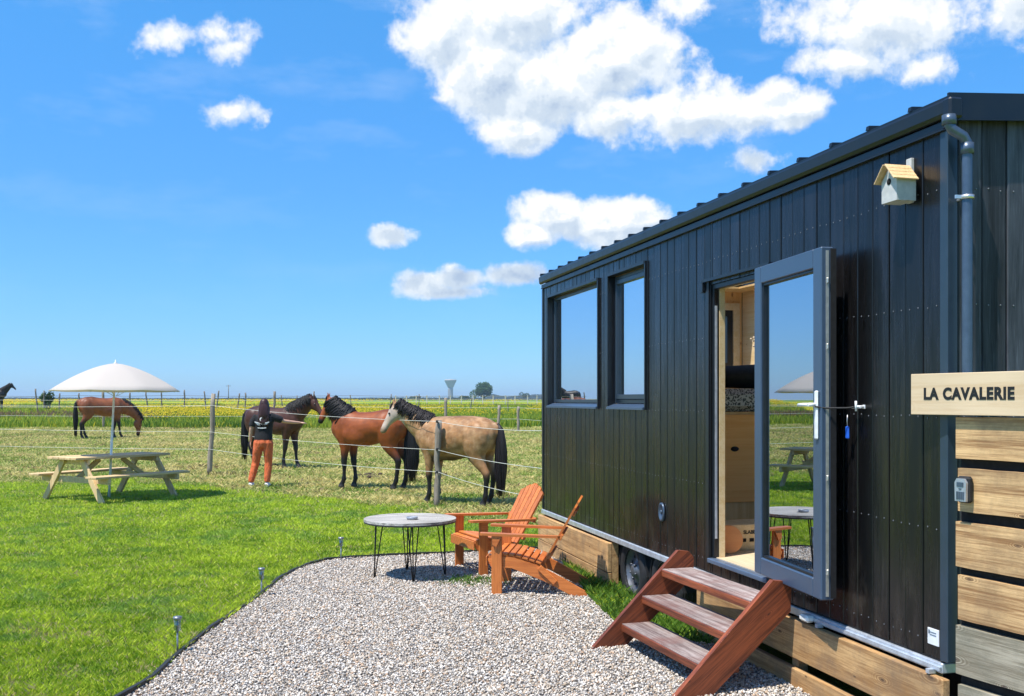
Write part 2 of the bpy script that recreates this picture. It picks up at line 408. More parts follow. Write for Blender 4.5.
gpoly = [(p.x, p.y) for p in edge_l + edge_r]
def inpoly(px, py, poly):
    r = np.zeros(len(px), bool); n = len(poly)
    for i in range(n):
        x1, y1 = poly[i]; x2, y2 = poly[(i+1) % n]
        c = ((y1 > py) != (y2 > py)) & (px < (x2-x1)*(py-y1)/((y2-y1) if abs(y2-y1) > 1e-9 else 1e-9)+x1)
        r ^= c
    return r
def gravel_mat():
    m, t, b = newmat('gravel')
    P = t.n('ShaderNodeNewGeometry').outputs['Position']
    vc = t.vor(P, 85, 'Color'); vd = t.vor(P, 85, 'Distance')
    s = t.n('ShaderNodeSeparateColor'); t.l(vc, s.inputs[0])
    c = t.ramp(s.outputs[0], [(0, (.10, .09, .08)), (.25, (.26, .23, .2)), (.5, (.45, .41, .36)), (.75, (.28, .28, .29)), (1, (.6, .58, .54))])
    c = t.mix(t.mrange(vd, .35, .75), c, (.09, .08, .07))
    t.l(c, b.inputs['Base Color']); b.inputs['Roughness'].default_value = .85
    t.l(t.bump(t.math('MULTIPLY', vd, -1), .9, .01), b.inputs['Normal'])
    return m
bm = bmesh.new(); bm.faces.new([bm.verts.new((x, y, .006)) for x, y in gpoly]); bmesh.ops.triangulate(bm, faces=bm.faces)
bmesh.ops.recalc_face_normals(bm, faces=bm.faces)
me = bpy.data.meshes.new('gravel_bed'); bm.to_mesh(me); bm.free(); me.materials.append(gravel_mat())
o = bpy.data.objects.new('gravel_terrace', me); COL.objects.link(o); tag(o, kind='structure')
# loose pebbles
def pebbles(n):
    x = RNG.uniform(-2.7, 2.4, n*3); y = 4.6 + 6.6*RNG.uniform(0, 1, n*3)**1.25
    near = inpoly(x+.07, y-.05, gpoly) & (RNG.random(len(x)) < .05)
    keep = (inpoly(x, y, gpoly) | near) & (np.abs(x) < .56*y); x = x[keep][:n]; y = y[keep][:n]; n = len(x)
    base = np.array([[1,0,0],[-1,0,0],[0,1,0],[0,-1,0],[0,0,1],[0,0,-1]], float)
    fac = np.array([[0,2,4],[2,1,4],[1,3,4],[3,0,4],[2,0,5],[1,2,5],[3,1,5],[0,3,5]])
    r = RNG.uniform(.0045, .0105, n)*np.where(RNG.random(n) < .08, 1.5, 1)
    v = base[None]*RNG.uniform(.65, 1.3, (n, 6, 1)) + RNG.uniform(-.25, .25, (n, 6, 3))
    v[:, :, 2] *= .75; v *= r[:, None, None]
    a = RNG.uniform(0, 6.28, n); ca, sa = np.cos(a)[:, None], np.sin(a)[:, None]
    vx = v[:, :, 0]*ca - v[:, :, 1]*sa; vy = v[:, :, 0]*sa + v[:, :, 1]*ca
    v = np.stack([vx + x[:, None], vy + y[:, None], v[:, :, 2] + .008 + RNG.uniform(0, .010, n)[:, None]], 2)
    pal = np.array([(.62,.57,.51),(.52,.45,.37),(.42,.33,.24),(.31,.295,.28),(.17,.155,.14),(.68,.655,.62),(.46,.32,.22),(.38,.36,.345)])
    c = pal[RNG.choice(8, n, p=[.23,.18,.11,.11,.09,.13,.07,.08])]*RNG.uniform(.86, 1.12, (n, 1))*np.array([[1.0,.985,.955]])
    o = npmesh('gravel', v.reshape(-1, 3), (fac[None]+6*np.arange(n)[:, None, None]).reshape(-1, 3), attrmat('pebble', rough=.7), np.repeat(c, 6, 0).clip(0, .92))
    tag(o, kind='stuff'); o['label'] = 'pale mixed gravel of the terrace in front of the tiny house'; o['category'] = 'gravel'
pebbles(120000)
# black plastic lawn edging
mb = MB(); nE = len(edge_l); vs = []
for i, p in enumerate(edge_l):
    T = (edge_l[min(i+1, nE-1)]-edge_l[max(i-1, 0)]).normalized(); N = Vector((-T.y, T.x, 0))*.012
    h = .034 + .003*math.sin(i*1.7) + .004*math.sin(i*.61)
    for q, z in ((p-N, -.02), (p-N, h), (p+N, h), (p+N, -.02)): vs.append((q.x, q.y, z))
fs = [(i*4+j, i*4+(j+1)%4, (i+1)*4+(j+1)%4, (i+1)*4+j) for i in range(nE-1) for j in range(4)]
e = mb.add(vs, fs).build('lawn_edging', simple('black_plastic', (.018, .019, .018), .6, bump=.4)); tag(e, 'thin black plastic edging strip curving between lawn and gravel', 'lawn edging')

# ------------------------------------------------------------------ grass blades
def blades(name, x, y, h, wd, lean, cols, mat, label, z=None):
    n = len(x); a = RNG.uniform(0, 6.28, n); b = RNG.uniform(0, 6.28, n)
    dx, dy = np.cos(a)*wd/2, np.sin(a)*wd/2; z = tzv(y) if z is None else z
    lx, ly = np.cos(b)*lean*h, np.sin(b)*lean*h
    v = np.stack([np.stack([x-dx, y-dy, z-.004], 1), np.stack([x+dx, y+dy, z-.004], 1),
                  np.stack([x+dx*.6+lx*.4, y+dy*.6+ly*.4, z+h*.6], 1), np.stack([x+lx, y+ly, z+h], 1)], 1)
    f = np.array([[0, 1, 2], [0, 2, 3]])[None]+4*np.arange(n)[:, None, None]
    o = npmesh(name, v.reshape(-1, 3), f.reshape(-1, 3), mat, np.repeat(cols, 4, 0))
    o['kind'] = 'stuff'; o['label'] = label; o['category'] = 'grass'; return o
def nz2(x, y, s, seed=0):
    # cheap smooth value noise
    gx = np.floor(x*s).astype(int); gy = np.floor(y*s).astype(int); fx = x*s-gx; fy = y*s-gy
    fx = fx*fx*(3-2*fx); fy = fy*fy*(3-2*fy)
    def hsh(i, j): h = (i*374761393 + j*668265263 + seed*1442695) & 0x7fffffff; h = ((h ^ (h >> 13))*1274126177) & 0x7fffffff; return (h % 10007)/10007
    return (hsh(gx, gy)*(1-fx)+hsh(gx+1, gy)*fx)*(1-fy)+(hsh(gx, gy+1)*(1-fx)+hsh(gx+1, gy+1)*fx)*fy
grassm = attrmat('grass_blade', rough=.55, trans=.35)
def house_xy(x, y):
    ax, ay = -.2444, .9697; bx, by = .9697, .2444
    return (x-2.006)*bx+(y-4.6)*by, (x-2.006)*ax+(y-4.6)*ay
def lawn():
    n = 900000
    y = 4.4 + 16.8*RNG.uniform(0, 1, n)**1.15; x = RNG.uniform(-.60, .14, n)*y
    edge = y-20.3+np.maximum(x+6.5, 0)*1.02 + (nz2(x, y, 1.1, 3)-.5)*1.2
    hx, hy = house_xy(x, y)
    keep = (edge < .1) & ~inpoly(x, y, gpoly) & ~((hx > .05) & (hy < 6.7) & (hy > -.2))
    keep &= RNG.random(n) < np.clip(9.5/y, .25, 1)**1.0
    x = x[keep]; y = y[keep]; n = len(x); print('lawn blades', n)
    p = nz2(x, y, 2.6, 1)*.55+nz2(x, y, 8, 2)*.45; q = nz2(x, y, .7, 5)
    h = RNG.uniform(.015, .050, n)*(.45+1.1*p); w_ = RNG.uniform(.004, .010, n)*np.clip(y/8, .8, 1.9)
    c = lerp3((.10, .22, .008), (.52, .64, .045), np.clip(1.35*(p-.5)+.62+.45*(nz2(x, y, 17, 9)-.5)+RNG.normal(0, .22, n), 0, 1))
    dry = RNG.random(n) < .07+.22*np.clip(q-.5, 0, 1)+.25*sstep(9, 5, y)*sstep(.45, .8, p)
    c[dry] = np.array((.52, .47, .20))*RNG.uniform(.6, 1.1, (dry.sum(), 1))
    yl = RNG.random(n) < .02; c[yl] = (.66, .62, .10)
    cv = sstep(.60, .72, nz2(x+3, y, 1.9, 61)*.6+nz2(x, y, 6, 62)*.4); c = c*(1-cv*.45)[:, None]+np.array((.13, .30, .07))*(cv*.45)[:, None]     # clover patches
    st_ = sstep(.62, .78, nz2(x, y, 3.1, 64)*.5+nz2(x, y, 11, 65)*.5+.10*sstep(9, 5.5, y)); k = RNG.random(n) < st_*.65; c[k] = np.array((.48, .42, .20))*RNG.uniform(.5, 1.2, (k.sum(), 1)); h[k] *= .6
    blades('lawn_grass', x, y, h, w_, RNG.uniform(.2, 1.2, n), c, grassm, 'short bright green lawn grass around the gravel terrace')
lawn()
def paddock():
    n = 260000
    y = 13 + 31*RNG.uniform(0, 1, n)**1.2; x = RNG.uniform(-.60, .10, n)*y
    edge = y-20.3+np.maximum(x+6.5, 0)*1.02 + (nz2(x, y, 1.1, 3)-.5)*1.2
    k = (edge > -.15) & (y < 44); x = x[k]; y = y[k]; n = len(x)
    p = nz2(x, y*1.6, 1.1, 11)*.5+nz2(x, y, 3.5, 12)*.5
    h = RNG.uniform(.015, .075, n)*(.4+1.2*p); w_ = RNG.uniform(.012, .034, n)
    c = lerp3((.12, .24, .018), (.66, .55, .22), np.clip(1.9*(p-.5)+.55+RNG.normal(0, .28, n), 0, 1))
    q2 = nz2(x, y*2.0, .55, 14); k = (RNG.random(n) < .05+.25*sstep(.62, .85, q2)); c[k] = np.array((.17, .11, .06))*RNG.uniform(.5, 1.5, (k.sum(), 1))
    blades('paddock_grass', x, y, h, w_, RNG.uniform(.5, 1.8, n), c, grassm, 'cropped dry yellow and green pasture grass behind the wire fence')
paddock()
def field():
    n = 110000
    y = 42.5 + 55*RNG.uniform(0, 1, n)**1.5; x = RNG.uniform(-.60, .12, n)*y
    k = y > 43+2.2*(nz2(x, y*0, .35, 21)-.3); x = x[k]; y = y[k]; n = len(x)
    p = nz2(x, y, .25, 22)*.6+nz2(x, y, 1.3, 23)*.4
    h = RNG.uniform(.15, .42, n)*(.5+.8*p); w_ = RNG.uniform(.02, .06, n)
    c = lerp3((.05, .14, .01), (.40, .47, .05), np.clip(1.6*(p-.5)+.5+RNG.normal(0, .3, n), 0, 1)); k = RNG.random(n) < .10; c[k] = (.62, .52, .03)
    k = (y > 52) & (y < 62) & (x/y < -.37+.05*nz2(x, y, .5, 26)) & (RNG.random(n) < .8); c[k] = np.array((.26, .15, .09))*RNG.uniform(.6, 1.4, (k.sum(), 1))
    blades('tall_meadow_grass', x, y, h, w_, RNG.uniform(.1, .5, n), c, grassm, 'tall rough green grass at the edge of the yellow flower field')
    n = 90000
    y = 46 + 120*RNG.uniform(0, 1, n)**1.3; x = RNG.uniform(-.60, .12, n)*y
    p = nz2(x*.6, y, .09, 31)*.6+nz2(x, y, .35, 32)*.4
    bias = np.where(x/y > -.13, .05, 0)+np.where((y < 64) & (x/y < -.37), .3, 0)
    st_ = nz2(x*.35, y, .13, 37); k = (p*.6+st_*.4 > .545+bias+.04*(x/y > -.16)+.3*sstep(56, 46, y)) ; x = x[k]; y = y[k]; n = len(x)
    r = RNG.uniform(.03, .07, n)*np.clip(y/60, 1, 1.7); z = tzv(y)+RNG.uniform(.2, .5, n)
    base = np.array([[1,0,0],[-.5,.87,0],[-.5,-.87,0],[0,0,.7]]); f = np.array([[0,1,3],[1,2,3],[2,0,3],[0,2,1]])
    v = base[None]*r[:, None, None]+np.stack([x, y, z], 1)[:, None]
    c = lerp3((.60, .46, .012), (.80, .65, .04), RNG.random(n))
    o = npmesh('field_flowers', v.reshape(-1, 3), (f[None]+4*np.arange(n)[:, None, None]).reshape(-1, 3), attrmat('petal', rough=.7, trans=.3), np.repeat(c, 4, 0))
    o['kind'] = 'stuff'; o['label'] = 'yellow wild flowers covering the field behind the paddock'; o['category'] = 'flowers'
field()

# ================================================================== TINY HOUSE
HR = math.atan2(.2444, .9697)
HC = Vector((2.006, 4.6, 0))
HM = Matrix.Translation(HC) @ Matrix.Rotation(HR, 4, 'Z')
def hl(x, y, z): return HM @ Vector((x, y, z))
house = empty('tiny_house', HC, HR, 'black timber tiny house on a trailer with open glass door and pale plank skirting', 'tiny house')
LEN, WID = 6.79, 2.5; ZB, ZT = .472, 3.07

def stain_mat(name, base, hi, rough, comp=1, spec=.42):
    m, t, b = newmat(name)
    tc = t.n('ShaderNodeTexCoord').outputs['Object']
    sc = (26, 26, 1.3)
    warp = t.noise(t.mapping(tc, (3, 3, .8)), 1.5, 3, .5, out=1)
    vv = t.vmath('ADD', t.mapping(tc, sc), t.vmath('MULTIPLY', warp, (2, 2, 2)))
    g1 = t.noise(vv, 1, 6, .7); big = t.noise(t.mapping(tc, (7, 7, 1.5)), 1, 4, .6)
    kd = t.vor(t.mapping(tc, (7.4, 7.4, 2.4)), 1.0)
    g = t.math('ADD', t.math('MULTIPLY', g1, .6), t.math('MULTIPLY', big, .4))
    c = t.mix(t.mrange(g, .40, .60), base, hi); c = t.mix(t.mrange(t.noise(t.mapping(tc, (90, 90, 3)), 1, 4, .7), .55, .75), c, tuple(x*1.9 for x in hi))
    sx = t.n('ShaderNodeSeparateXYZ'); t.l(tc, sx.inputs[0])
    bi = t.math('FLOOR', t.math('DIVIDE', t.math('SUBTRACT', sx.outputs[comp], .045), .1345 if comp else .13611))
    wn = t.n('ShaderNodeTexWhiteNoise', noise_dimensions='1D'); t.l(bi, wn.inputs['W'])
    hv = t.n('ShaderNodeHueSaturation'); t.l(c, hv.inputs['Color']); t.l(t.mrange(wn.outputs['Value'], 0, 1, .55, 1.5), hv.inputs['Value']); c = hv.outputs[0]
    c = t.mix(t.mrange(kd, .04, .13, .8, 0, smooth=True), c, tuple(x*.35 for x in base))
    dz = t.math('MULTIPLY', t.mrange(sx.outputs[2], .46, 1.0, .75, 0), t.mrange(t.noise(t.mapping(tc, (6, 6, 3.5)), 1, 7, .72), .48, .70))
    c = t.mix(dz, c, (.060, .050, .040))     # dried splashes above the ground
    t.l(c, b.inputs['Base Color'])
    t.l(t.math('ADD', t.mrange(g, .35, .65, rough+.16, rough-.08), t.mrange(wn.outputs['Value'], 0, 1, .05, -.05)), b.inputs['Roughness'])
    t.l(t.bump(g, .35, .004), b.inputs['Normal']); b.inputs['Specular IOR Level'].default_value = spec
    return m
black_wood = stain_mat('black_stained_timber', (.0020, .0020, .0022), (.0115, .0105, .0110), .24)
M_black = simple('black_coated_metal', (.008, .010, .014), .36, 0, .2, 14, .5)
M_dark = simple('dark_membrane', (.006, .006, .007), .9)
M_grey = simple('anthracite_frame', (.045, .075, .125), .33, 0, .06, 10, .6)
M_greyd = simple('anthracite_window_frame', (.022, .034, .052), .33, 0, .06, 10, .6)
M_zinc = simple('zinc_pipe', (.085, .12, .17), .34, .45, .15, 20)
M_galv = simple('galvanised_rail', (.55, .60, .66), .38, .5, .18, 18)
M_screw = simple('screw_head', (.65, .65, .66), .35, .8)
M_sw = simple('dull_screw_head', (.22, .23, .25), .5, .6)
M_ply = wood('plywood_lining', (.70, .40, .13), (.82, .54, .23), 'z', .5, .35, .55, .1, knotcol=(.30, .13, .04))
M_pale = wood('pale_pine', (.70, .50, .24), (.80, .62, .36), 'y', .6, .3, .55, .1, knotcol=(.33, .16, .07))
M_white = simple('white_plastic', (.75, .76, .76), .4)
M_rubber = simple('tyre_rubber', (.014, .014, .015), .75, bump=.4)
M_plank = wood('rough_spruce_plank', (.34, .175, .06), (.68, .42, .18), 'y', .9, .75, .75, .5, dirt=(.20, .13, .075))
M_plankx = wood('rough_spruce_plank_across', (.28, .14, .05), (.72, .47, .22), 'x', .9, 1.0, .75, .8, dirt=(.20, .12, .06), knotcol=(.07, .03, .012))
M_plankg = wood('grey_weathered_plank', (.22, .185, .12), (.52, .46, .34), 'x', .9, 1.0, .8, .6, dirt=(.13, .13, .09), knotcol=(.06, .04, .03))
def glass_mat(name, refl, tint=(.9, .95, 1), base=None):
    m, t, b = newmat(name)
    gl = t.n('ShaderNodeBsdfGlossy'); gl.inputs['Roughness'].default_value = .0; gl.inputs['Color'].default_value = (.92, .96, 1, 1)
    tr = t.n('ShaderNodeBsdfTransparent'); tr.inputs[0].default_value = (*tint, 1)
    lw = t.n('ShaderNodeLayerWeight'); lw.inputs[0].default_value = refl
    mx = t.n('ShaderNodeMixShader'); t.l(t.math('ADD', t.math('MULTIPLY', lw.outputs[0], 1.0 if base is None else .3), refl*.5 if base is None else base, clamp=True), mx.inputs[0])
    t.l(tr.outputs[0], mx.inputs[1]); t.l(gl.outputs[0], mx.inputs[2])
    t.l(mx.outputs[0], m.node_tree.nodes['Material Output'].inputs[0]); return m
M_glass = glass_mat('coated_glass', .80, (.8, .85, .88), .66)

holes = [(1.66, 2.50, .56, 2.49), (3.70, 4.60, 1.62, 2.80), (4.88, 6.55, 1.62, 2.80)]     # y0,y1,z0,z1
def cells(a0, a1, z0, z1, hs):
    A = sorted({a0, a1, *[h[0] for h in hs], *[h[1] for h in hs]}); out = []
    for p, q in zip(A[:-1], A[1:]):
        if q <= a0 or p >= a1: continue
        mid = (p+q)/2; zz = [(z0, z1)]
        for h in hs:
            if h[0] < mid < h[1]: zz = [(z0, h[2]), (h[3], z1)]
        for z in zz:
            if z[1]-z[0] > .01: out.append((p, q, z[0], z[1]))
    return out
# cladding boards, side wall
mb = MB(); BW = .1345; y = 0.045
screws = []
nb = int((LEN-.09)/BW)+1
for i in range(nb):
    y0 = .045+i*BW; y1 = min(y0+BW-.006, LEN-.045); dep = random.uniform(-.003, .002)
    cut = [h for h in holes if h[1] > y0 and h[0] < y1]
    for (p, q, za, zb) in cells(y0, y1, ZB, ZT-.14, cut):
        if q-p < .006: continue
        c = .004
        mb.prism([(dep+c, p), (dep, p+c), (dep, q-c), (dep+c, q), (.022, q), (.022, p)], 'z', za, zb)
    for zr in (.55, 1.08, 1.60, 2.12, 2.66):
        for yy in (y0+.032, y1-.032):
            if any(h[0] < yy < h[1] and h[2] < zr < h[3] for h in holes): continue
            M = Matrix.Translation((dep-.001, yy, zr+random.uniform(-.006, .006))) @ Matrix.Rotation(R(-90), 4, 'Y')
            mb.lathe([(.0042, 0), (.0035, .0015), (.0005, .0018)], 6, M, 1)
mb.build('side_wall', [black_wood, M_sw], house)
# structural core and plywood lining behind the boards
mb = MB()
for (p, q, za, zb) in cells(0.03, LEN-.03, ZB, ZT-.05, holes): mb.box(.024, .062, p, q, za, zb)
mb.build('wall_core', M_dark, house)
mb = MB()
for (p, q, za, zb) in cells(0.12, LEN-.12, .58, 2.93, holes): mb.box(.064, .082, p, q, za, zb)
mb.build('inner_wall', M_ply, house)
# end wall (towards the camera) with screws
mb = MB(); nb = 18; bw = (WID-.05)/nb
for i in range(nb):
    x0 = .05+i*bw; x1 = x0+bw-.006; c = .004; dep = random.uniform(-.003, .002); ztop = ZT-.10+.06*(x0+x1)/2
    mb.prism([(x0, dep+c), (x0+c, dep), (x1-c, dep), (x1, dep+c), (x1, .022), (x0, .022)], 'z', ZB, ztop)
    for zr in (.55, 1.08, 1.60, 2.12, 2.66):
        for xx in (x0+.032, x1-.032):
            M = Matrix.Translation((xx, dep-.001, zr+random.uniform(-.006, .006))) @ Matrix.Rotation(R(90), 4, 'X')
            mb.lathe([(.0042, 0), (.0035, .0015), (.0005, .0018)], 6, M, 1)
black_end = stain_mat('sunlit_black_timber', (.012, .013, .016), (.056, .058, .066), .5, 0)  # lighter copy of the side wall timber, sunlit grey put into the colour
mb.build('end_wall', [black_end, M_sw], house)
mb = MB().prism([(.03, ZB), (WID-.03, ZB), (WID-.03, ZT+.06), (.03, ZT-.08)], 'y', .024, .11)
mb.build('end_wall_core', M_dark, house)
mb = MB()
for (p, q, za, zb) in cells(.03, WID-.03, ZB, ZT-.05, [(1.35, 2.25, 2.05, 2.72)]): mb.box(p, q, LEN-.10, LEN, za, zb)
mb.build('far_wall', black_wood, house)
mb = MB()
for (p, q, za, zb) in cells(.13, WID-.13, .58, 2.93, [(1.35, 2.25, 2.05, 2.72)]): mb.box(p, q, LEN-.125, LEN-.102, za, zb)
mb.build('far_inner_wall', M_ply, house)
added_back_holes = [(.3, 3.8, .9, 2.8), (4.0, 5.4, 1.9, 2.8)]  # invented unglazed openings on the unseen side, added to let daylight in
mb = MB()
for (p, q, za, zb) in cells(.0, LEN, ZB, ZT+.05, added_back_holes): mb.box(WID-.10, WID, p, q, za, zb)
mb.build('back_wall', black_wood, house); mb = MB()
for (p, q, za, zb) in cells(.11, LEN-.13, .58, 2.93, added_back_holes): mb.box(WID-.125, WID-.102, p, q, za, zb)
mb.build('back_inner_wall', M_pale, house)
MB().box(.13, WID-.13, .112, .13, .58, 2.93).build('front_inner_wall', M_ply, house)
MB().box(.03, WID-.10, .112, LEN-.10, .53, .578).build('floor', wood('pale_floor', (.55, .42, .26), (.66, .53, .36), 'y', .8, .2, .5, .1), house)
mb = MB().box(.084, WID-.1, .112, 4.3, 2.93, 2.95).box(.084, WID-.1, 6.3, LEN-.1, 2.93, 2.95).box(.084, .75, 4.3, 6.3, 2.93, 2.95).box(2.15, WID-.1, 4.3, 6.3, 2.93, 2.95); mb.build('ceiling', M_ply, house)  # ceiling left open below the added skylight
# roof: standing seam sheet rising to the back, ribs end proud of the eave
def rz(x): return ZT + .06*x
mb = MB()
ADDED_SKYLIGHT = (.75, 2.15, 4.3, 6.3)  # invented skylight opening, out of view, added to brighten the interior
for x0_, x1_, y0_, y1_ in ((-.03, WID+.05, -.03, ADDED_SKYLIGHT[2]), (-.03, WID+.05, ADDED_SKYLIGHT[3], LEN+.01), (-.03, ADDED_SKYLIGHT[0], ADDED_SKYLIGHT[2], ADDED_SKYLIGHT[3]), (ADDED_SKYLIGHT[1], WID+.05, ADDED_SKYLIGHT[2], ADDED_SKYLIGHT[3])):
    z_ = lambda x: rz(max(x, -.05)) if x > 0 else rz(-.05)
    mb.prism([(x0_, z_(x0_)-.012), (x1_, z_(x1_)-.012), (x1_, z_(x1_)), (x0_, z_(x0_))], 'y', y0_, y1_)
for i in range(20):
    yy = .235+i*.345
    if yy > LEN: break
    xe = ADDED_SKYLIGHT[0]-.03 if ADDED_SKYLIGHT[2]-.02 < yy < ADDED_SKYLIGHT[3]+.02 else WID+.04
    mb.prism([(-.036, rz(-.05)+.001), (xe, rz(xe)+.001), (xe, rz(xe)+.026), (-.031, rz(-.05)+.024)], 'y', yy-.013, yy+.013)
mb.build('roof', M_black, house)
# eave: gutter and lower trim
mb = MB()
prof = [(-.022, ZT-.018), (-.062, ZT-.02), (-.075, ZT-.035), (-.070, ZT-.075), (-.058, ZT-.098), (-.022, ZT-.104)]
mb.prism([(-.018, ZT-.018), (-.042, ZT-.018), (-.047, ZT-.030), (-.043, ZT-.080), (-.034, ZT-.098), (-.018, ZT-.100)], 'y', -.03, LEN+.01)
mb.build('gutter', M_black, house)
mb = MB().box(-.020, .022, -.0, LEN, ZT-.142, ZT-.104, bev=.004).box(-.026, .0, 0, LEN, ZT-.150, ZT-.142)
mb.build('eave_trim', M_black, house)
mb = MB().prism([(-.03, ZT-.115), (WID+.05, ZT+.04), (WID+.05, ZT+.165), (-.03, ZT+.010)], 'y', -.045, -.032)
mb.prism([(-.03, ZT-.118), (WID+.05, ZT+.037), (WID+.05, ZT+.047), (-.03, ZT-.108)], 'y', -.053, -.045)
mb.build('verge_flashing', M_black, house)
# corners
mb = MB().box(-.012, .043, -.012, .043, ZB-.0, ZT-.15, bev=.003)
mb.build('corner_trim', simple('blue_black_corner', (.022, .040, .062), .35, 0, .1, 10, .6), house)
MB().box(-.012, .043, LEN-.043, LEN+.012, ZB, ZT-.15, bev=.003).build('corner_trim', M_black, house)
# downpipe on the end wall
mb = MB()
dpx, dpy = .042, -.075
path = [(-.042, -.062, ZT-.10), (-.042, -.065, ZT-.145), (-.032, -.072, ZT-.168), (.022, -.075, ZT-.195), (dpx, dpy, ZT-.225), (dpx, dpy, ZT-.30), (dpx, dpy, 1.7), (dpx, dpy, 1.62)]
mb.tube(path, .0235, 16, ref=(.0, 1, .0))
mb.tube([(-.042, -.062, ZT-.145), (-.042, -.062, ZT-.10)], .032, 16); mb.tube([(dpx, dpy, ZT-.225), (dpx, dpy, ZT-.275)], .030, 16)
dp = mb.build('downpipe', M_zinc, house)
MB().box(-.062, .012, -.092, -.035, ZT-.115, ZT-.022, bev=.01).build('gutter_end', M_black, house)
for zc in (2.60,):
    mb = MB().tube([(dpx, dpy, zc-.009), (dpx, dpy, zc+.009)], .031, 16).box(dpx-.006, dpx+.006, dpy, -.002, zc-.006, zc+.006).box(dpx-.062, dpx-.03, dpy-.004, dpy+.004, zc-.008, zc+.008)
    mb.build('pipe_clip', M_screw, dp)
# windows
def ring(mb, x0, x1, y0, y1, z0, z1, wy, wz=None, mi=0, bev=.004):
    wz = wz or wy
    mb.box(x0, x1, y0, y0+wy, z0, z1, mi, None, bev).box(x0, x1, y1-wy, y1, z0, z1, mi, None, bev)
    mb.box(x0, x1, y0+wy, y1-wy, z0, z0+wz, mi, None, bev).box(x0, x1, y0+wy, y1-wy, z1-wz, z1, mi, None, bev)
def window(y0, y1, z0, z1, sash, lab=None):
    mb = MB(); ring(mb, .050, .082, y0+.008, y1-.008, z0+.03, z1-.008, .036)
    if sash: ring(mb, .036, .078, y0+.045, y1-.045, z0+.067, z1-.045, .042)
    fr = mb.build('window_frame', M_greyd, house, lab)
    k = .085 if sash else .043
    MB().box(.060, .066, y0+k, y1-k, z0+k+.02, z1-k).build('pane', M_glass, fr)
    mb = MB()     # metal lining, proud of the boards
    for a in ((y0-.012, y0+.006), (y1-.006, y1+.012)): mb.box(-.020, .049, a[0], a[1], z0-.02, z1+.02)
    mb.box(-.024, .049, y0+.006, y1-.006, z1-.004, z1+.022)
    mb.build('window_lining', M_black, fr)
    mb = MB().prism([(-.034, z0-.022), (-.034, z0-.004), (.049, z0+.026), (.049, z0-.01)], 'y', y0+.006, y1-.006)
    mb.build('sill', M_grey, fr)
    if sash:
        mb2 = MB().box(.079, .11, y1-.085, y1-.060, (z0+z1)/2-.11, (z0+z1)/2+.05, bev=.006); mb2.build('handle', M_screw, fr)
    return fr
window(*holes[1], True, 'narrow opening window with dark metal lining')
window(*holes[2], False, 'wide fixed window reflecting sky')
mb = MB(); ring(mb, 1.36, 1.42, 0, 0, 0, 0, 0) if False else None
mb = MB()
for a in ((1.35, 1.42), (2.18, 2.25)): mb.box(a[0], a[1], LEN-.135, LEN-.03, 2.05, 2.72)
mb.box(1.42, 2.18, LEN-.135, LEN-.03, 2.05, 2.11).box(1.42, 2.18, LEN-.135, LEN-.03, 2.65, 2.72)
fr = mb.build('window_frame', M_black, house, 'small high window in far wall')
MB().box(1.42, 2.18, LEN-.07, LEN-.064, 2.11, 2.65).build('pane', glass_mat('clear_glass', .1, (.95, .97, 1)), fr)
mb = MB()
for a in ((1.26, 1.35), (2.25, 2.33)): mb.box(a[0], a[1], LEN-.155, LEN-.126, 1.97, 2.80)
mb.box(1.35, 2.25, LEN-.155, LEN-.126, 2.72, 2.80).build('window_architrave', M_pale, fr)
# door: frame with threshold, wood lining, leaf folded back on the wall
DY0, DY1, DZ0, DZ1 = holes[0]
mb = MB()
mb.box(.01, .05, DY0, DY0+.03, DZ0, DZ1, bev=.003).box(.01, .05, DY1-.03, DY1, DZ0, DZ1, bev=.003)
mb.box(.01, .05, DY0+.03, DY1-.03, DZ1-.035, DZ1, bev=.003)
mb.box(-.015, .022, DY0-.03, DY0-.002, DZ0-.03, DZ1+.03).box(-.015, .0, DY1+.002, DY1+.045, DZ0-.03, DZ1+.02)
mb.box(-.035, .02, DY0-.05, DY1+.085, DZ1+.02, DZ1+.040).box(-.035, -.001, DY1+.06, DY1+.085, DZ1-.04, DZ1+.018).box(-.02, .0, DY1+.085, DY1+.14, DZ1-.045, DZ1-.035)
df = mb.build('door_frame', M_black, house)
MB().box(.018, .034, DY1-.036, DY1-.0302, DZ0+.15, DZ1-.15).build('strike_plate', M_galv, df)
MB().box(-.028, .10, DY0+.0, DY1-.0, DZ0-.018, DZ0+.012, bev=.004).build('threshold', simple('sill_metal', (.12, .17, .25), .35, .3), df)
mb = MB().box(.052, .092, DY1-.038, DY1-.0, .58, DZ1-.0).box(.052, .092, DY0+.0, DY1-.040, DZ1-.03, DZ1-.0)
mb.build('wood_lining', M_pale, df)
LW, LZ0, LZ1 = .90, .615, 2.495
LHY, LANG = 1.665, R(5.2)              # hinge line and how far short of flat the leaf stands
door_r = Matrix.Translation((-.028, LHY, 0)) @ Matrix.Rotation(-LANG, 4, 'Z')
def dl(x, y, z): return door_r @ Vector((x, y, z))
LX0, LX1, LY0, LY1 = -.072, 0.0, -LW, 0.0
mb = MB(); ring(mb, LX0, LX1, LY0, LY1, LZ0, LZ1, .098, .105, bev=.006)
ring(mb, LX0+.012, LX1-.015, LY0+.0982, LY1-.0982, LZ0+.105, LZ1-.105, .016, mi=1, bev=.003)
door = mb.build('door', [M_grey, M_black], house, 'grey framed glass door opened flat beside its doorway')
door.location = (-.028, LHY, 0); door.rotation_euler = (0, 0, -LANG)
MB().box(-.042, -.036, LY0+.112, LY1-.112, LZ0+.119, LZ1-.119).build('pane', glass_mat('door_glass', .66, (.25, .28, .3)), door)
mb = MB().box(-.046, -.030, LY0-.004, LY0-.0005, LZ0+.02, LZ1-.02)
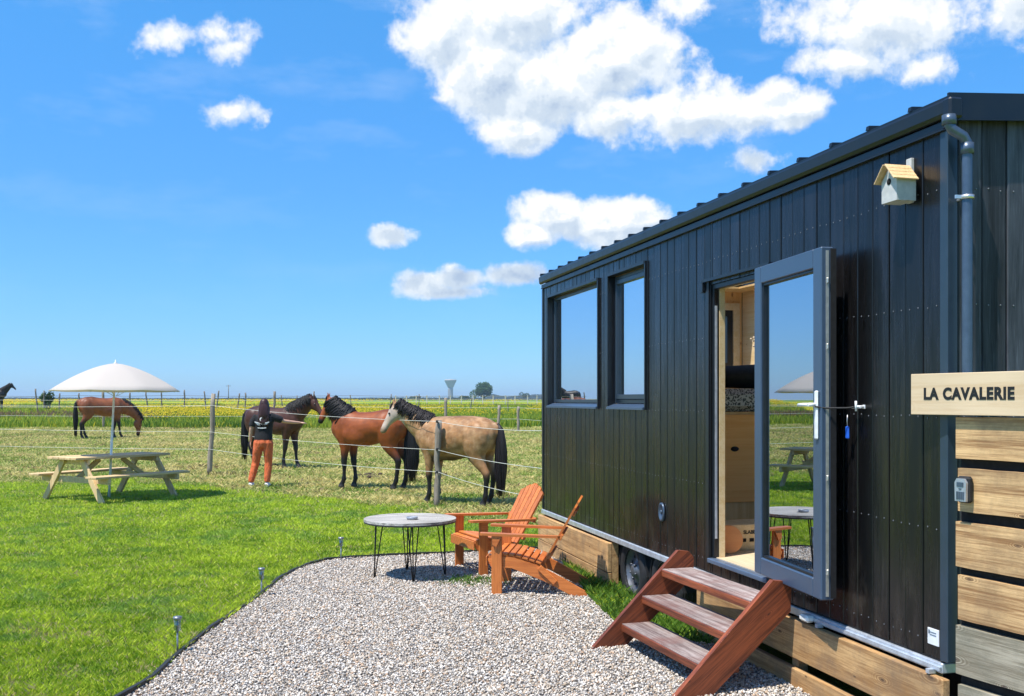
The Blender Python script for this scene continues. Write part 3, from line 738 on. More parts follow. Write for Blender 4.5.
for zz in (.75, 1.25, 1.95, 2.3): mb.box(-.044, -.032, LY0-.012, LY0-.004, zz, zz+.03, bev=.003)
mb.build('lock_strip', simple('lock_steel', (.62, .60, .55), .35, .7), door)
MB().box(LX1-.02, LX1+.012, LY0-.004, LY0+.02, LZ0+.01, LZ1-.01).build('door_seal', M_dark, door)
mb = MB().box(LX0-.014, LX0-.001, LY0+.022, LY0+.056, 1.47, 1.73, bev=.006)
mb.tube([(LX0-.012, LY0+.04, 1.655), (LX0-.055, LY0+.04, 1.655)], .010, 10)
mb.tube([(LX0-.055, LY0+.035, 1.655), (LX0-.057, LY0+.09, 1.655), (LX0-.05, LY0+.165, 1.653)], .0095, 10, ref=(0, 0, 1))
mb.build('handle', M_white, door)
for zz in (.85, 2.15): MB().tube([(LX1+.008, LY1+.004, zz), (LX1+.008, LY1+.004, zz+.10)], .009, 10).build('hinge', M_black, door)
mb = MB().tube([dl(LX0-.02, LY0+.03, 1.645), dl(-.05, LY0-.01, 1.637), (-.075, .70, 1.638), (-.04, .655, 1.645)], .0045, 8, ref=(0, 0, 1))
mb.build('hold_back_cord', M_rubber, house)
mb = MB().tube([(-.004, .655, 1.645), (-.05, .655, 1.645)], .007, 8, ref=(0, 0, 1)).tube([(-.05, .655, 1.622), (-.052, .655, 1.675)], .006, 8).tube([(-.03, .645, 1.642), (-.032, .72, 1.640)], .006, 8, ref=(0, 0, 1)).box(-.006, 0, .645, .665, 1.635, 1.655)
mb.build('door_hook', M_white, house)
# small fittings
M = Matrix.Translation((-.004, 3.36, .80)) @ Matrix.Rotation(R(-90), 4, 'Y') @ Matrix.Diagonal((1.35, 1, 1, 1))
MB().lathe([(.056, 0), (.054, .012), (.042, .016), (.040, .006), (.0005, .006)], 24, M).lathe([(.012, .006), (.010, .014), (.0005, .015)], 12, M).build('power_inlet', M_zinc, house)
MB().box(-.006, -.001, .058, .138, .530, .606, bev=.001).build('number_sticker', simple('white_sticker', (.72, .74, .76), .5, 0, .05), house)
MB().box(-.0075, -.0065, .120, .131, .580, .597).box(-.0075, -.0065, .075, .12, .586, .590).box(-.0075, -.0065, .075, .12, .574, .578).build('sticker_print', simple('print_grey', (.12, .16, .2), .6), house)
mb = MB().box(-.075, -.02, 1.10, 1.19, .418, .458, bev=.012).build('marker_lamp', simple('lamp_lens', (.78, .80, .76), .2), house)
# chassis rail, undertray, skirting planks
MB().box(-.018, .06, .02, LEN+.01, .415, .462, bev=.004).box(-.030, -.0185, .02, 1.2, .428, .446).box(-.056, -.0185, .06, .085, .408, .428).box(-.056, -.0185, 1.02, 1.045, .408, .428).build('chassis_rail', M_galv, house)
MB().box(.0, WID, .03, LEN, .462, .471).box(.25, .33, .05, LEN-.1, .30, .46).box(WID-.4, WID-.3, .05, LEN-.1, .3, .46).build('chassis', M_dark, house)
mb = MB()
for s in (0, 1):
    pass
rowsB = [(.175, .402), (-.03, .115)]
for z0, z1 in rowsB:
    MB().box(-.052, -.012, -.03, 2.62, z0, z1, bev=.004).build('skirting_plank', M_plank, house)
for z0, z1 in [(.135, .398), (-.03, .128)]:
    MB().box(-.052, -.012, 4.50, LEN+.02, z0, z1, bev=.004).build('skirting_plank', M_plank, house)
for z0, z1 in [(.2, .40), (-.03, .17)]:
    MB().box(.05, WID, LEN-.0, LEN+.04, z0, z1, bev=.004).build('skirting_plank', M_plankx, house)
for yy in (.1, 1.3, 2.5, 4.5, 5.7, 6.7): MB().box(-.010, .05, yy, yy+.07, -.03, .40).build('skirting_post', M_plank, house)
for a_ in ((.0, 2.65), (4.4, LEN)): MB().box(.30, .32, a_[0], a_[1], -.02, .46).build('skirting_backing', M_dark, house)
# wheels
def wheel(yc):
    M = Matrix.Translation((.105, yc, .215)) @ Matrix.Rotation(R(90), 4, 'Y')
    r = .285; prof = [(.185, -.075), (.20, -.085), (.255, -.09), (r-.012, -.072), (r, -.05)]
    for k in range(5):
        a = -.05+k*.022; prof += [(r, a+.004), (r-.008, a+.006), (r-.008, a+.010), (r, a+.012)]
    prof += [(r-.012, .072), (.255, .09), (.20, .085), (.185, .075)]
    rim = MB().lathe([(.186, -.079), (.185, -.08), (.192, -.078), (.185, -.06), (.165, -.045), (.155, -.02), (.09, -.035), (.06, -.055), (.045, -.075), (.03, -.078), (.0005, -.078)], 28, M, cap=False)
    for k in range(5):
        a = k*2*math.pi/5; M2 = M @ Matrix.Translation((.062*math.cos(a), .062*math.sin(a), -.06)); rim.lathe([(.009, 0), (.009, -.016), (.0005, -.018)], 6, M2)
    for k in range(10):
        a = k*2*math.pi/10+.2; M2 = M @ Matrix.Translation((.122*math.cos(a), .122*math.sin(a), -.033)); rim.lathe([(.014, .0), (.013, -.003), (.0005, -.0032)], 10, M2, 1)
    wo = rim.build('wheel', [simple('steel_rim', (.13, .14, .16), .35, .5), M_dark], house)
    MB().lathe(prof+[prof[0]], 36, M, cap=False).build('tyre', M_rubber, wo)
wheel(4.10); wheel(3.38)
for yc, s0 in ((4.10, 0), (4.10, 6), (3.38, 0), (3.38, 6)):
    mb = MB()
    for s in range(s0, s0+6):
        a0, a1 = math.pi*s/12, math.pi*(s+1)/12; p = lambda a, r: (yc+r*math.cos(a), .215+r*math.sin(a))
        q0, q1, q2, q3 = p(a0, .315), p(a1, .315), p(a1, .33), p(a0, .33)
        if max(q2[1], q3[1]) > .41: continue
        mb.prism([q0, q1, q2, q3], 'x', .03, .26)
    mb.build('mudguard', M_rubber, house)

# ---- things inside
def inside(name, loc, label, cat, rz_=0):
    return empty(name, hl(*loc), HR+rz_, label, cat)
cab = inside('bed_cabinet', (0, 0, 0), 'tall plywood cabinet carrying the bed, seen through the doorway', 'cabinet'); cab.location = hl(.16, 3.92, .578)
o = MB().box(0, 2.2, .02, 2.72, 0, 1.0, bev=.004).build('carcass', M_ply, cab)
mb = MB()
M_bp = wood('birch_ply', (.84, .36, .07), (.92, .46, .12), 'x', .5, .0, .45, .05)
for a_, b_ in ((.03, .62), (.635, 1.36), (1.375, 2.15)): MB().box(a_, b_, .0, .019, .22, .975, bev=.003).build('door_panel', M_bp, cab)
mb = MB()
mb.lathe([(.022, -.01), (.0225, .001), (.0005, .0012)], 16, Matrix.Translation((.74, -.001, .68)) @ Matrix.Rotation(R(90), 4, 'X') @ Matrix.Diagonal((1.7, 1, 1, 1)))
mb.build('finger_hole', M_dark, cab)
mt = MB().box(0, 2.2, 0, 2.72, 0, .20, bev=.05).build('mattress', None or (lambda: (lambda m, t, b: (t.l(t.ramp(t.vor(t.n('ShaderNodeTexCoord').outputs['Object'], 60, 'Distance'), [(.25, (.02, .02, .022)), (.45, (.45, .44, .43))], 'CONSTANT'), b.inputs['Base Color']), m)[1])(*newmat('speckled_fabric')))())
mt.location = hl(.16, 3.94, 1.58); mt.rotation_euler = (0, 0, HR); tag(mt, 'mattress in black and white speckled fabric on the plywood cabinet', 'mattress')
bl = MB().tube([(.35, .45, .09), (.9, .42, .11), (1.4, .46, .12), (1.9, .5, .13), (2.12, .52, .12)], [(.02, .25), (.10, .34), (.12, .36), (.13, .36), (.05, .25)], 14, ref=(0, 1, 0)).build('cushion', simple('black_velvet', (.006, .006, .007), .95))
bl.location = hl(.16, 4.0, 1.78); bl.rotation_euler = (0, 0, HR); tag(bl, 'long black bolster cushion lying on the speckled mattress', 'cushion')
M = Matrix.Rotation(R(90), 4, 'X')
dk = MB().lathe([(.098, 0), (.101, .006), (.098, .012)], 40, M).build('round_board', wood('copper_wood', (.64, .26, .09), (.72, .33, .13), 'x', .6, 0, .45, .05))
dk.location = hl(.188, 2.60, .578+.104); dk.rotation_euler = (R(-12), 0, HR-.25); tag(dk, 'round orange wooden board leaning against the lettered crate', 'chopping board')
cr = inside('wooden_crate', (.12, 2.72, .578), 'pale wooden crate with black lettering and hand slots inside the doorway', 'crate')
mb = MB().box(0, .76, 0, .30, 0, .19, bev=.004); mb.build('crate_box', M_pale, cr)
mb = MB()
for k in range(5): MB().box(.17+k*.062, .205+k*.062, -.003, -.0005, .062, .088).build('slot', M_dark, cr)
def text(body, size, name, mat, parent, loc, rot, ext=.001, off=.0, spacing=1.0, sx=1.0):
    cu = bpy.data.curves.new(name, 'FONT'); cu.body = body; cu.size = size; cu.extrude = ext; cu.offset = off; cu.space_character = spacing
    cu.align_x = 'CENTER'; cu.align_y = 'CENTER'
    tmp = bpy.data.objects.new(name, cu); COL.objects.link(tmp)
    dg = bpy.context.evaluated_depsgraph_get(); dg.update()
    me = bpy.data.meshes.new_from_object(tmp.evaluated_get(dg)); COL.objects.unlink(tmp); bpy.data.objects.remove(tmp)
    for v in me.vertices: v.co.x *= sx
    me.materials.clear(); me.materials.append(mat)
    o = bpy.data.objects.new(name, me); COL.objects.link(o); o.parent = parent; o.location = loc; o.rotation_euler = rot; return o
M_ink = simple('black_paint', (.008, .008, .008), .6)
text('SLABBY', .036, 'lettering', M_ink, cr, (.305, -.002, .132), (R(90), 0, 0), .001, .0012)
# dried flowers in a wall vase, dark round lamp on the back wall
vz = inside('wall_vase', (2.33, 6.15, 2.18), 'small dark vase of dried flowers on the wall above the bed', 'vase')
MB().lathe([(.0005, -.07), (.03, -.06), (.038, -.02), (.02, .03), (.026, .05)], 16).build('vase_body', M_dark, vz)
mb = MB()
for k in range(26):
    a = random.uniform(0, 6.28); r = random.uniform(.02, .11); h = random.uniform(.10, .2)
    mb.tube([(0, 0, .04), (r*.5*math.cos(a)*.6-.02, r*.5*math.sin(a), h*.6), (r*math.cos(a)*.6-.03, r*math.sin(a), h)], .002, 4); mb.sphere((r*math.cos(a)*.6-.03, r*math.sin(a), h), .013, 5)
mb.build('dried_flowers', simple('dry_petals', (.50, .42, .30), .8), vz)
lp = inside('wall_lamp', (2.368, 5.6, 2.06), 'round black lamp fixed to the inner wall above the bed', 'lamp')
MB().lathe([(.055, 0), (.06, .02), (.045, .04), (.0005, .045)], 20, Matrix.Rotation(R(-90), 4, 'Y')).build('lamp_shade', M_dark, lp)

# ---- birdhouse
bh = empty('birdhouse', hl(-.002, .262, 2.635), HR, 'small white birdhouse with natural wood roof on the upper black wall', 'birdhouse')
M_bh = simple('white_birdhouse_paint', (.50, .50, .49), .7, bump=.2); M_rf = wood('birdhouse_roof', (.60, .38, .17), (.74, .52, .28), 'y', 3, 0, .6, .2)
mb = MB().prism([(-.06, 0), (.06, 0), (.06, .105), (0, .165), (-.06, .105)], 'x', -.125, -.02); mb.build('box', M_bh, bh)
hd = Matrix.Translation((-.126, 0, .098)) @ Matrix.Rotation(R(-90), 4, 'Y')
MB().lathe([(.016, -.02), (.016, .001), (.0005, .0012)], 16, hd).build('entrance_hole', M_dark, bh)
MB().box(-.0275, -.02, -.0, .0, 0, 0) if False else None
MB().box(-.018, 0, -.02, .02, -.0, .215, bev=.002).build('back_board', M_bh, bh)
for s in (-1, 1):
    mb = MB(); d = Vector((0, s*.707, -.707))
    for k in range(4):
        a = .0 + k*.026; off = .006+.003*(k % 2)
        p0 = Vector((-.155, s*.004, .176)) + d*a; n = Vector((0, s*.707, .707))*.004*(4-k)*.4
        M = Matrix(((1, 0, 0, 0), (0, d.y, s*.707, p0.y), (0, d.z, .707, p0.z), (0, 0, 0, 1)))
        mb.box(-.155, -.019, 0, .030, .0-.0015*k, .007-.0015*k, M=M, bev=.001)
    mb.build('roof_side', M_rf, bh)

# ---- key tag on the door
kt = empty('key_tag', hl(-.045, .742, 1.60), HR, 'small blue plastic key tag hanging from a cord behind the open door', 'key tag')
MB().box(-.006, .006, -.014, .014, -.125, -.06, bev=.004).build('tag_body', simple('blue_plastic', (.02, .12, .62), .35), kt)
MB().tube([(0, 0, 0), (0, .004, -.03), (0, 0, -.062)], .0025, 6).build('ring', M_screw, kt)

# ---- steps
st = empty('wooden_steps', hl(-.03, 1.88, 0), HR+.055, 'reddish brown wooden steps with three treads leading to the open door', 'steps')
M_red = wood('red_stained_timber', (.105, .023, .007), (.34, .083, .026), 'x', 1.2, .5, .55, .5, knotcol=(.03, .008, .006))
M_redy = wood('red_stained_tread', (.105, .023, .007), (.34, .083, .026), 'y', 1.2, .5, .55, .5, knotcol=(.03, .008, .006))
M_tread = wood('worn_red_tread', (.15, .10, .09), (.48, .41, .38), 'y', 1.2, .3, .7, .5, dirt=(.17, .07, .055))
sa = math.atan2(.61, .80); SR = Matrix.Rotation(sa, 4, 'Y')
for ys in (-.60, .60):
    poly = [(-.87, -.02), (-.63, -.02), (-.09, .455), (-.085, .585), (-.12, .630), (-.205, .640)]
    P_ = [SR @ Vector((a, 0, b)) for a, b in poly]
    o = MB().prism([(p.x, p.z) for p in P_], 'y', ys-.019, ys+.019).build('stringer', M_red, st); o.rotation_euler = (0, -sa, 0)
for k, (xf, zt) in enumerate(((-.635, .165), (-.485, .345), (-.335, .52))):
    mb = MB().box(xf, xf+.235, -.577, .577, zt-.052, zt-.004, 0, bev=.005).box(xf+.006, xf+.229, -.575, .575, zt-.0035, zt, 1)
    mb.build('tread', [M_redy, M_tread], st)

# ---- drawbar screen of planks, sign, key safe
FD = Vector((.4194, -.9078, 0)); FR = math.atan2(FD.y, FD.x); FO = Vector((2.010, 4.530, 0))
FM = Matrix.Translation(FO) @ Matrix.Rotation(FR, 4, 'Z')
fs_ = empty('plank_screen', FO, FR, 'screen of rough horizontal planks beside the corner of the black house', 'wooden screen')
for i, (z0, z1, mm) in enumerate(((1.42, 1.605, M_plankx), (1.185, 1.375, M_plankx), (.925, 1.13, M_plankx), (.69, .895, M_plankx), (.445, .655, M_plankg), (.20, .40, M_plankg), (-.02, .165, M_plankx))):
    mb = MB(); n = 14; tl0, tl1, bl0, bl1 = [random.uniform(-.006, .006) for _ in range(4)]; jt = [tl0+(tl1-tl0)*q/n+random.uniform(-.0012, .0012) for q in range(n+1)]; jb = [bl0+(bl1-bl0)*q/n+random.uniform(-.0012, .0012) for q in range(n+1)]
    vs = []
    for k in range(n+1):
        x = .012*(i % 2)+(1.32-.01*i)*k/n
        for yy, zz in ((0, z0+jb[k]), (0, z1+jt[k]), (.032, z1+jt[k]), (.032, z0+jb[k])): vs.append((x, yy, zz))
    fcs = [(k*4+j, k*4+(j+1)%4, (k+1)*4+(j+1)%4, (k+1)*4+j) for k in range(n) for j in range(4)] + [(0, 3, 2, 1), (n*4, n*4+1, n*4+2, n*4+3)]
    mb.add(vs, fcs); mb.build('plank', mm, fs_, 'grey weathered plank' if mm is M_plankg else None)
for xx in (.06, .66, 1.24): MB().box(xx, xx+.06, .042, .10, 0, 1.56).build('post', M_plankx, fs_)
MB().box(.0, 1.33, .034, .040, 0, 1.60).build('dark_gap_sheet', M_dark, fs_)  # added dark sheet, paints the shade in the gaps between planks
sg = empty('name_sign', FM @ Vector((-.232, -.030, 1.612)), FR, 'pale wooden name board reading LA CAVALERIE above the plank screen', 'sign')
MB().box(0, .71, 0, .026, 0, .190, bev=.002).build('board', wood('sign_pine', (.60, .43, .25), (.70, .54, .35), 'x', .7, .25, .5, .1, knotcol=(.40, .22, .10)), sg)
text('LA', .0715, 'lettering', M_ink, sg, (.118, -.001, .094), (R(90), 0, 0), .0008, .0034, 1.12, .95)
text('CAVALERIE', .0715, 'lettering', M_ink, sg, (.374, -.001, .094), (R(90), 0, 0), .0008, .0034, 1.12, .95)
ks = empty('key_safe', FM @ Vector((.066, -.0, 1.222)), FR, 'small grey key safe with black surround on the second plank of the screen', 'key safe')
MB().box(-.035, .035, -.036, -.001, 0, .118, bev=.010).build('case', M_rubber, ks)
mb = MB().prism([(-.029, .007), (.029, .007), (.031, .09), (.020, .108), (-.020, .108), (-.031, .09)], 'y', -.048, -.035); mb.build('cover', simple('silver_paint', (.42, .46, .52), .35, .5), ks)
mb = MB().box(-.018, .018, -.051, -.0485, .072, .092, bev=.0008).box(-.007, .007, -.051, -.0485, .060, .065)
for k in range(4): mb.box(-.02+k*.011, -.012+k*.011, -.0505, -.0485, .015, .050)
mb.build('dials', M_zinc, ks)

# ================================================================== FURNITURE
M_teak = wood('orange_oiled_timber', (.48, .125, .022), (.70, .225, .05), 'x', 1.4, .15, .45, .2)
M_teakz = wood('orange_oiled_timber_upright', (.48, .125, .022), (.70, .225, .05), 'z', 1.4, .15, .45, .2)
def adirondack(loc, rz_, label):
    c = empty('garden_chair', loc, rz_, label, 'chair', 'orange wooden garden chairs by the round table')
    W = .28
    for s in (-1, 1):
        # front leg, side rail from seat front down to the rear foot, arm, arm support
        MB().box(.03, .12, s*W-.012+s*.028, s*W+.012+s*.028, 0, .515, bev=.003).build('leg', M_teakz, c)
        rail = [(-.01, .31), (.03, .345), (.22, .325), (.42, .265), (.58, .19), (.83, .055), (.86, .0), (.74, .0), (.48, .13), (.20, .235), (.02, .245)]
        MB().prism(rail, 'y', s*W-.011, s*W+.011).build('side_rail', M_teak, c)
        arm = [(-.07, s*W-.035+s*.03), (-.05, s*W-.042+s*.03), (.30, s*W-.040+s*.03), (.60, s*W-.02+s*.03), (.62, s*W+.0+s*.03), (.60, s*W+.022+s*.03), (.30, s*W+.040+s*.03), (-.04, s*W+.042+s*.03), (-.07, s*W+.035+s*.03)]
        if s < 0: arm = arm[::-1]
        Ma = Matrix.Translation((0, 0, .517)) @ Matrix.Rotation(R(1.5), 4, 'Y')
        MB().prism(arm, 'z', 0, .021, M=Ma).build('armrest', M_teak, c)
        MB().prism([(.04, .515), (.04, .44), (.075, .42), (.12, .515)], 'y', s*(W+.042), s*(W+.062)).build('arm_bracket', M_teak, c)
        MB().beam((.44, s*(W+.022), .25), (.58, s*(W+.022), .12), .016, .05, up=(.7, 0, .7)).build('folding_strut', M_teak, c)
    for k in range(8):      # seat slats following the rail
        x = .0+k*.058; z = float(np.interp(x, [0, .03, .22, .42, .6], [.325, .348, .330, .270, .19])); a = [8, 3, -3, -6, -9, -14, -18, -21][k]
        Ms = Matrix.Translation((x+.025, 0, z+.004)) @ Matrix.Rotation(R(-a), 4, 'Y')
        MB().box(-.024, .024, -W-.012, W+.012, -.001, .017, M=Ms, bev=.003).build('seat_slat', M_teak, c)
    MB().box(-.022, -.011, -W-.02, W+.02, .25, .335, bev=.003).build('front_apron', M_teak, c)
    base = Vector((.445, 0, .225)); up = Vector((.36, 0, .64)).normalized(); nn = Vector((up.z, 0, -up.x))
    for k in (-2.5, -1.5, -.5, .5, 1.5, 2.5):
        L = .71 - .011*k*k; lean = .012*k; wb, wt = .066, .077
        top = [(-wb/2, 0), (wb/2, 0), (wt/2+lean, L-.03), (wt/2+lean-.012, L-(.005 if k <= 0 else .03)), (-wt/2+lean+.012, L-(.005 if k >= 0 else .03)), (-wt/2+lean, L-.03)]
        Mb = Matrix(((nn.x, 0, up.x, base.x), (0, 1, 0, k*.0735), (nn.z, 0, up.z, base.z), (0, 0, 0, 1)))
        MB().prism(top, 'x', -.009, .009, M=Mb).build('back_slat', M_teakz, c)
    for L, wd in ((.14, .54), (.335, .62), (.56, .44)):
        p = base+up*L+nn*.021
        MB().beam(p+Vector((0, -wd/2, 0)), p+Vector((0, wd/2, 0)), .05, .02, up=tuple(nn)).build('back_rail', M_teak, c)
    return c
a1 = math.atan2(.42, .91)
adirondack((-.47, 9.78, 0), a1, 'orange wooden slatted chair facing the round table, farther from the house steps')
adirondack((-.165, 8.91, 0), -.13, 'orange wooden slatted chair standing nearest the house wheel, seen from its side')

# round table with hairpin legs
rt = empty('round_table', (-.965, 9.47, 0), .3, 'round grey weathered wood table on black hairpin legs on the gravel', 'table')
def greywood():
    return wood('weathered_table_top', (.17, .155, .135), (.50, .475, .43), 'x', 1.3, .8, .75, .5, knotcol=(.10, .09, .08))
mb = MB(); rad = .435
for k in range(7):
    y0 = -rad+k*2*rad/7+.0015; y1 = y0+2*rad/7-.003; pts = []
    n = 10
    for j in range(n+1):
        yy = y0+(y1-y0)*j/n; pts.append((math.sqrt(max(rad*rad-yy*yy, .0004)), yy))
    for j in range(n, -1, -1):
        yy = y0+(y1-y0)*j/n; pts.append((-math.sqrt(max(rad*rad-yy*yy, .0004)), yy))
    mb.prism(pts, 'z', .540, .562)
mb.build('tabletop', greywood(), rt)
MB().lathe([(.40, .526), (.433, .526), (.433, .5395), (.40, .5395), (.40, .526)], 48).build('rim_band', simple('dark_rim', (.05, .045, .042), .6), rt)
M_rod = simple('black_rod', (.012, .012, .012), .45, .3)
for k in range(4):
    a = k*math.pi/2 + .19 - .3; c0 = Vector((math.cos(a), math.sin(a), 0))*.30; foot = Vector((math.cos(a), math.sin(a), 0))*.335; tn = Vector((-math.sin(a), math.cos(a), 0))
    mb = MB(); rn = Vector((math.cos(a), math.sin(a), 0))
    for q in (tn*.05+rn*.02, -tn*.05+rn*.02, -rn*.045): mb.tube([c0+q+Vector((0, 0, .527)), foot+q*.12+Vector((0, 0, .012))], .0055, 8)
    mb.sphere(foot+Vector((0, 0, .012)), .012, 6).box(-.0, .0, 0, 0, 0, 0) if False else mb.sphere(foot+Vector((0, 0, .012)), .012, 6)
    mb.build('leg', M_rod, rt)
ash = MB().lathe([(.035, 0), (.05, .004), (.055, .025), (.048, .026), (.042, .008), (.0005, .008)], 24).build('ashtray', simple('grey_ashtray', (.30, .33, .38), .35, .3))
ash.location = (-.935, 9.36, .5625); tag(ash, 'small grey round ashtray on the weathered round table', 'ashtray')

# picnic table
M_pic = wood('picnic_timber', (.54, .36, .17), (.80, .58, .31), 'x', 1.2, .4, .7, .3); M_picz = wood('picnic_timber_leg', (.54, .36, .17), (.80, .58, .31), 'z', 1.2, .4, .7, .3)
PA = R(58)
pt = empty('picnic_table', (-6.86, 17.1, 0), PA, 'pale wooden picnic table with attached benches standing on the lawn under a parasol', 'picnic table')
for k in range(5): MB().box(-.93, .93, -.385+k*.1555, -.385+k*.1555+.148, .705, .745, bev=.005).build('tabletop_board', M_pic, pt)
for s in (-1, 1):
    for k in range(2): MB().box(-.93, .93, s*.76-.14+k*.142, s*.76-.14+k*.142+.136, .415, .452, bev=.005).build('bench_board', M_pic, pt)
for s in (-1, 1):
    for q in (-1, 1):
        MB().beam((s*.72, q*.24, .70), (s*.72, q*.77, 0), .045, .11, up=(0, .8, .6), bev=.004).build('leg', M_picz, pt)
    MB().beam((s*.675, -.90, .365), (s*.675, .90, .365), .045, .095, bev=.004).build('crossbeam', M_pic, pt)
    MB().beam((s*.675, -.36, .66), (s*.675, .36, .66), .045, .085, bev=.004).build('top_batten', M_pic, pt)
    MB().beam((s*.65, 0, .37), (s*.22, 0, .68), .045, .08, bev=.004).build('brace', M_pic, pt)
# parasol
um = empty('parasol', (-6.86, 17.02, 0), .2, 'off white garden parasol on a thin white pole through the picnic table', 'parasol', rot=(R(-.5), R(2.6), .0))
MB().tube([(0, 0, -.02), (0, 0, 1.15), (0, 0, 1.151), (0, 0, 2.26)], [.021, .021, .017, .017], 12).build('pole', simple('white_pole', (.78, .78, .76), .4), um)
N = 8; mb = MB(); vs = []; nr, na = 9, 48
def can(u, a, off=0):
    r = 1.07*u; k = (a/(2*math.pi)*N) % 1; sag = math.cos(math.pi*(k-.5))      # 0 at ribs, 1 mid-panel
    rr = r*(1-.03*u*sag); z = 2.31 - .465*(u**1.55) - .010*u*sag
    return (rr*math.cos(a), rr*math.sin(a), z+off)
for off in (0, -.006):
    for i in range(nr+1):
        for j in range(na): vs.append(can(max(i/nr, .004), 2*math.pi*j/na, off))
fcs = []; 
for l in (0, 1):
    o_ = l*(nr+1)*na
    fcs += [(o_+i*na+j, o_+i*na+(j+1)%na, o_+(i+1)*na+(j+1)%na, o_+(i+1)*na+j) for i in range(nr) for j in range(na)]
e0, e1 = nr*na, (nr+1)*na+nr*na
fcs += [(e0+j, e0+(j+1)%na, e1+(j+1)%na, e1+j) for j in range(na)]
mcan = simple('canopy_cloth', (.66, .615, .575), .85, 0, .04, 40)
tn_ = NT(mcan.node_tree); trl = tn_.n('ShaderNodeBsdfTranslucent'); trl.inputs[0].default_value = (.80, .72, .64, 1); mxs = tn_.n('ShaderNodeMixShader'); mxs.inputs[0].default_value = .42
tn_.l(mcan.node_tree.nodes['Principled BSDF'].outputs[0], mxs.inputs[1]); tn_.l(trl.outputs[0], mxs.inputs[2]); tn_.l(mxs.outputs[0], mcan.node_tree.nodes['Material Output'].inputs[0])
mb.add(vs, fcs, smooth=True); cano = mb.build('canopy', mcan, um); cano.location = (.105, 0, 0); cano.rotation_euler = (0, R(-2.6), 0)
MB().lathe([(.03, 2.29), (.035, 2.31), (.012, 2.335), (.010, 2.36), (.0005, 2.375)], 12).build('finial', M_white, cano)
for k in range(N):
    a = 2*math.pi*k/N; P = [Vector(can(u, a, -.016)) for u in (.03, .3, .6, .85, 1.0)]
    rb = MB().tube(P, .005, 6).build('rib', M_galv, cano)
    MB().tube([Vector((.02*math.cos(a), .02*math.sin(a), 1.75)), P[2]], .0045, 6).build('strut', M_galv, cano)

# solar stake lights
M_acr = glass_mat('clear_cup', .2, (.80, .84, .84), .12); M_lgal = simple('stake_steel', (.26, .28, .30), .35, .6)
def solar(px, py, lab):
    p = G(px, py); s = empty('solar_light', p, 0, lab, 'garden light', 'solar stake lights along the gravel edge')
    MB().tube([(0, 0, -.03), (0, 0, .155)], .0065, 10).build('stake', M_lgal, s)
    MB().lathe([(.010, .150), (.021, .158), (.023, .23), (.021, .23), (.020, .161), (.010, .153)], 16).build('light_cup', M_acr, s)
    MB().lathe([(.026, .231), (.030, .236), (.028, .248), (.0005, .252)], 16).build('solar_cap', M_lgal, s)
    MB().lathe([(.008, .145), (.012, .20), (.0005, .225)], 10).build('reflector', M_lgal, s)
solar(177.5, 654, 'short metal solar stake light nearest the camera at the black lawn edging')
solar(261.5, 597, 'short metal solar stake light halfway along the black lawn edging')
solar(341, 561, 'short metal solar stake light farthest away, left of the round table legs')

# ================================================================== HORSES
def bez(a, b, c, t): return a*(1-t)**2 + b*2*t*(1-t) + c*t*t
coatm = attrmat('horse_coat', rough=.50, spec=.35, nscale=7, namp=.26)
def strands(name, roots, n, length, mat, parent, droop=(0, 0, -1), spread=.03, r=.007, curl=.03, wts=None, seg=5):
    """locks of hair: roots = list of (point, outward direction)"""
    mb = MB()
    for i in range(n):
        k = random.random()*(len(roots)-1); j = int(k); f = k-j
        p = roots[j][0]*(1-f)+roots[j+1][0]*f; d = (roots[j][1]*(1-f)+roots[j+1][1]*f).normalized()
        L = length*random.uniform(.7, 1.1); p = p+Vector([random.gauss(0, spread*.4) for _ in range(3)]); pts = [p]; v = d.copy()
        for q in range(seg):
            v = (v*.55+Vector(droop)*.55+Vector([random.gauss(0, curl) for _ in range(3)])).normalized(); p = p+v*L/seg; pts.append(p)
        mb.tube(pts, [r, r*1.5, r*1.6, r*1.4, r*.9, r*.25][:seg+1] if seg == 5 else [r]*(seg+1), 5, ref=(0, 1, .1))
    return mb.build(name, mat, parent)
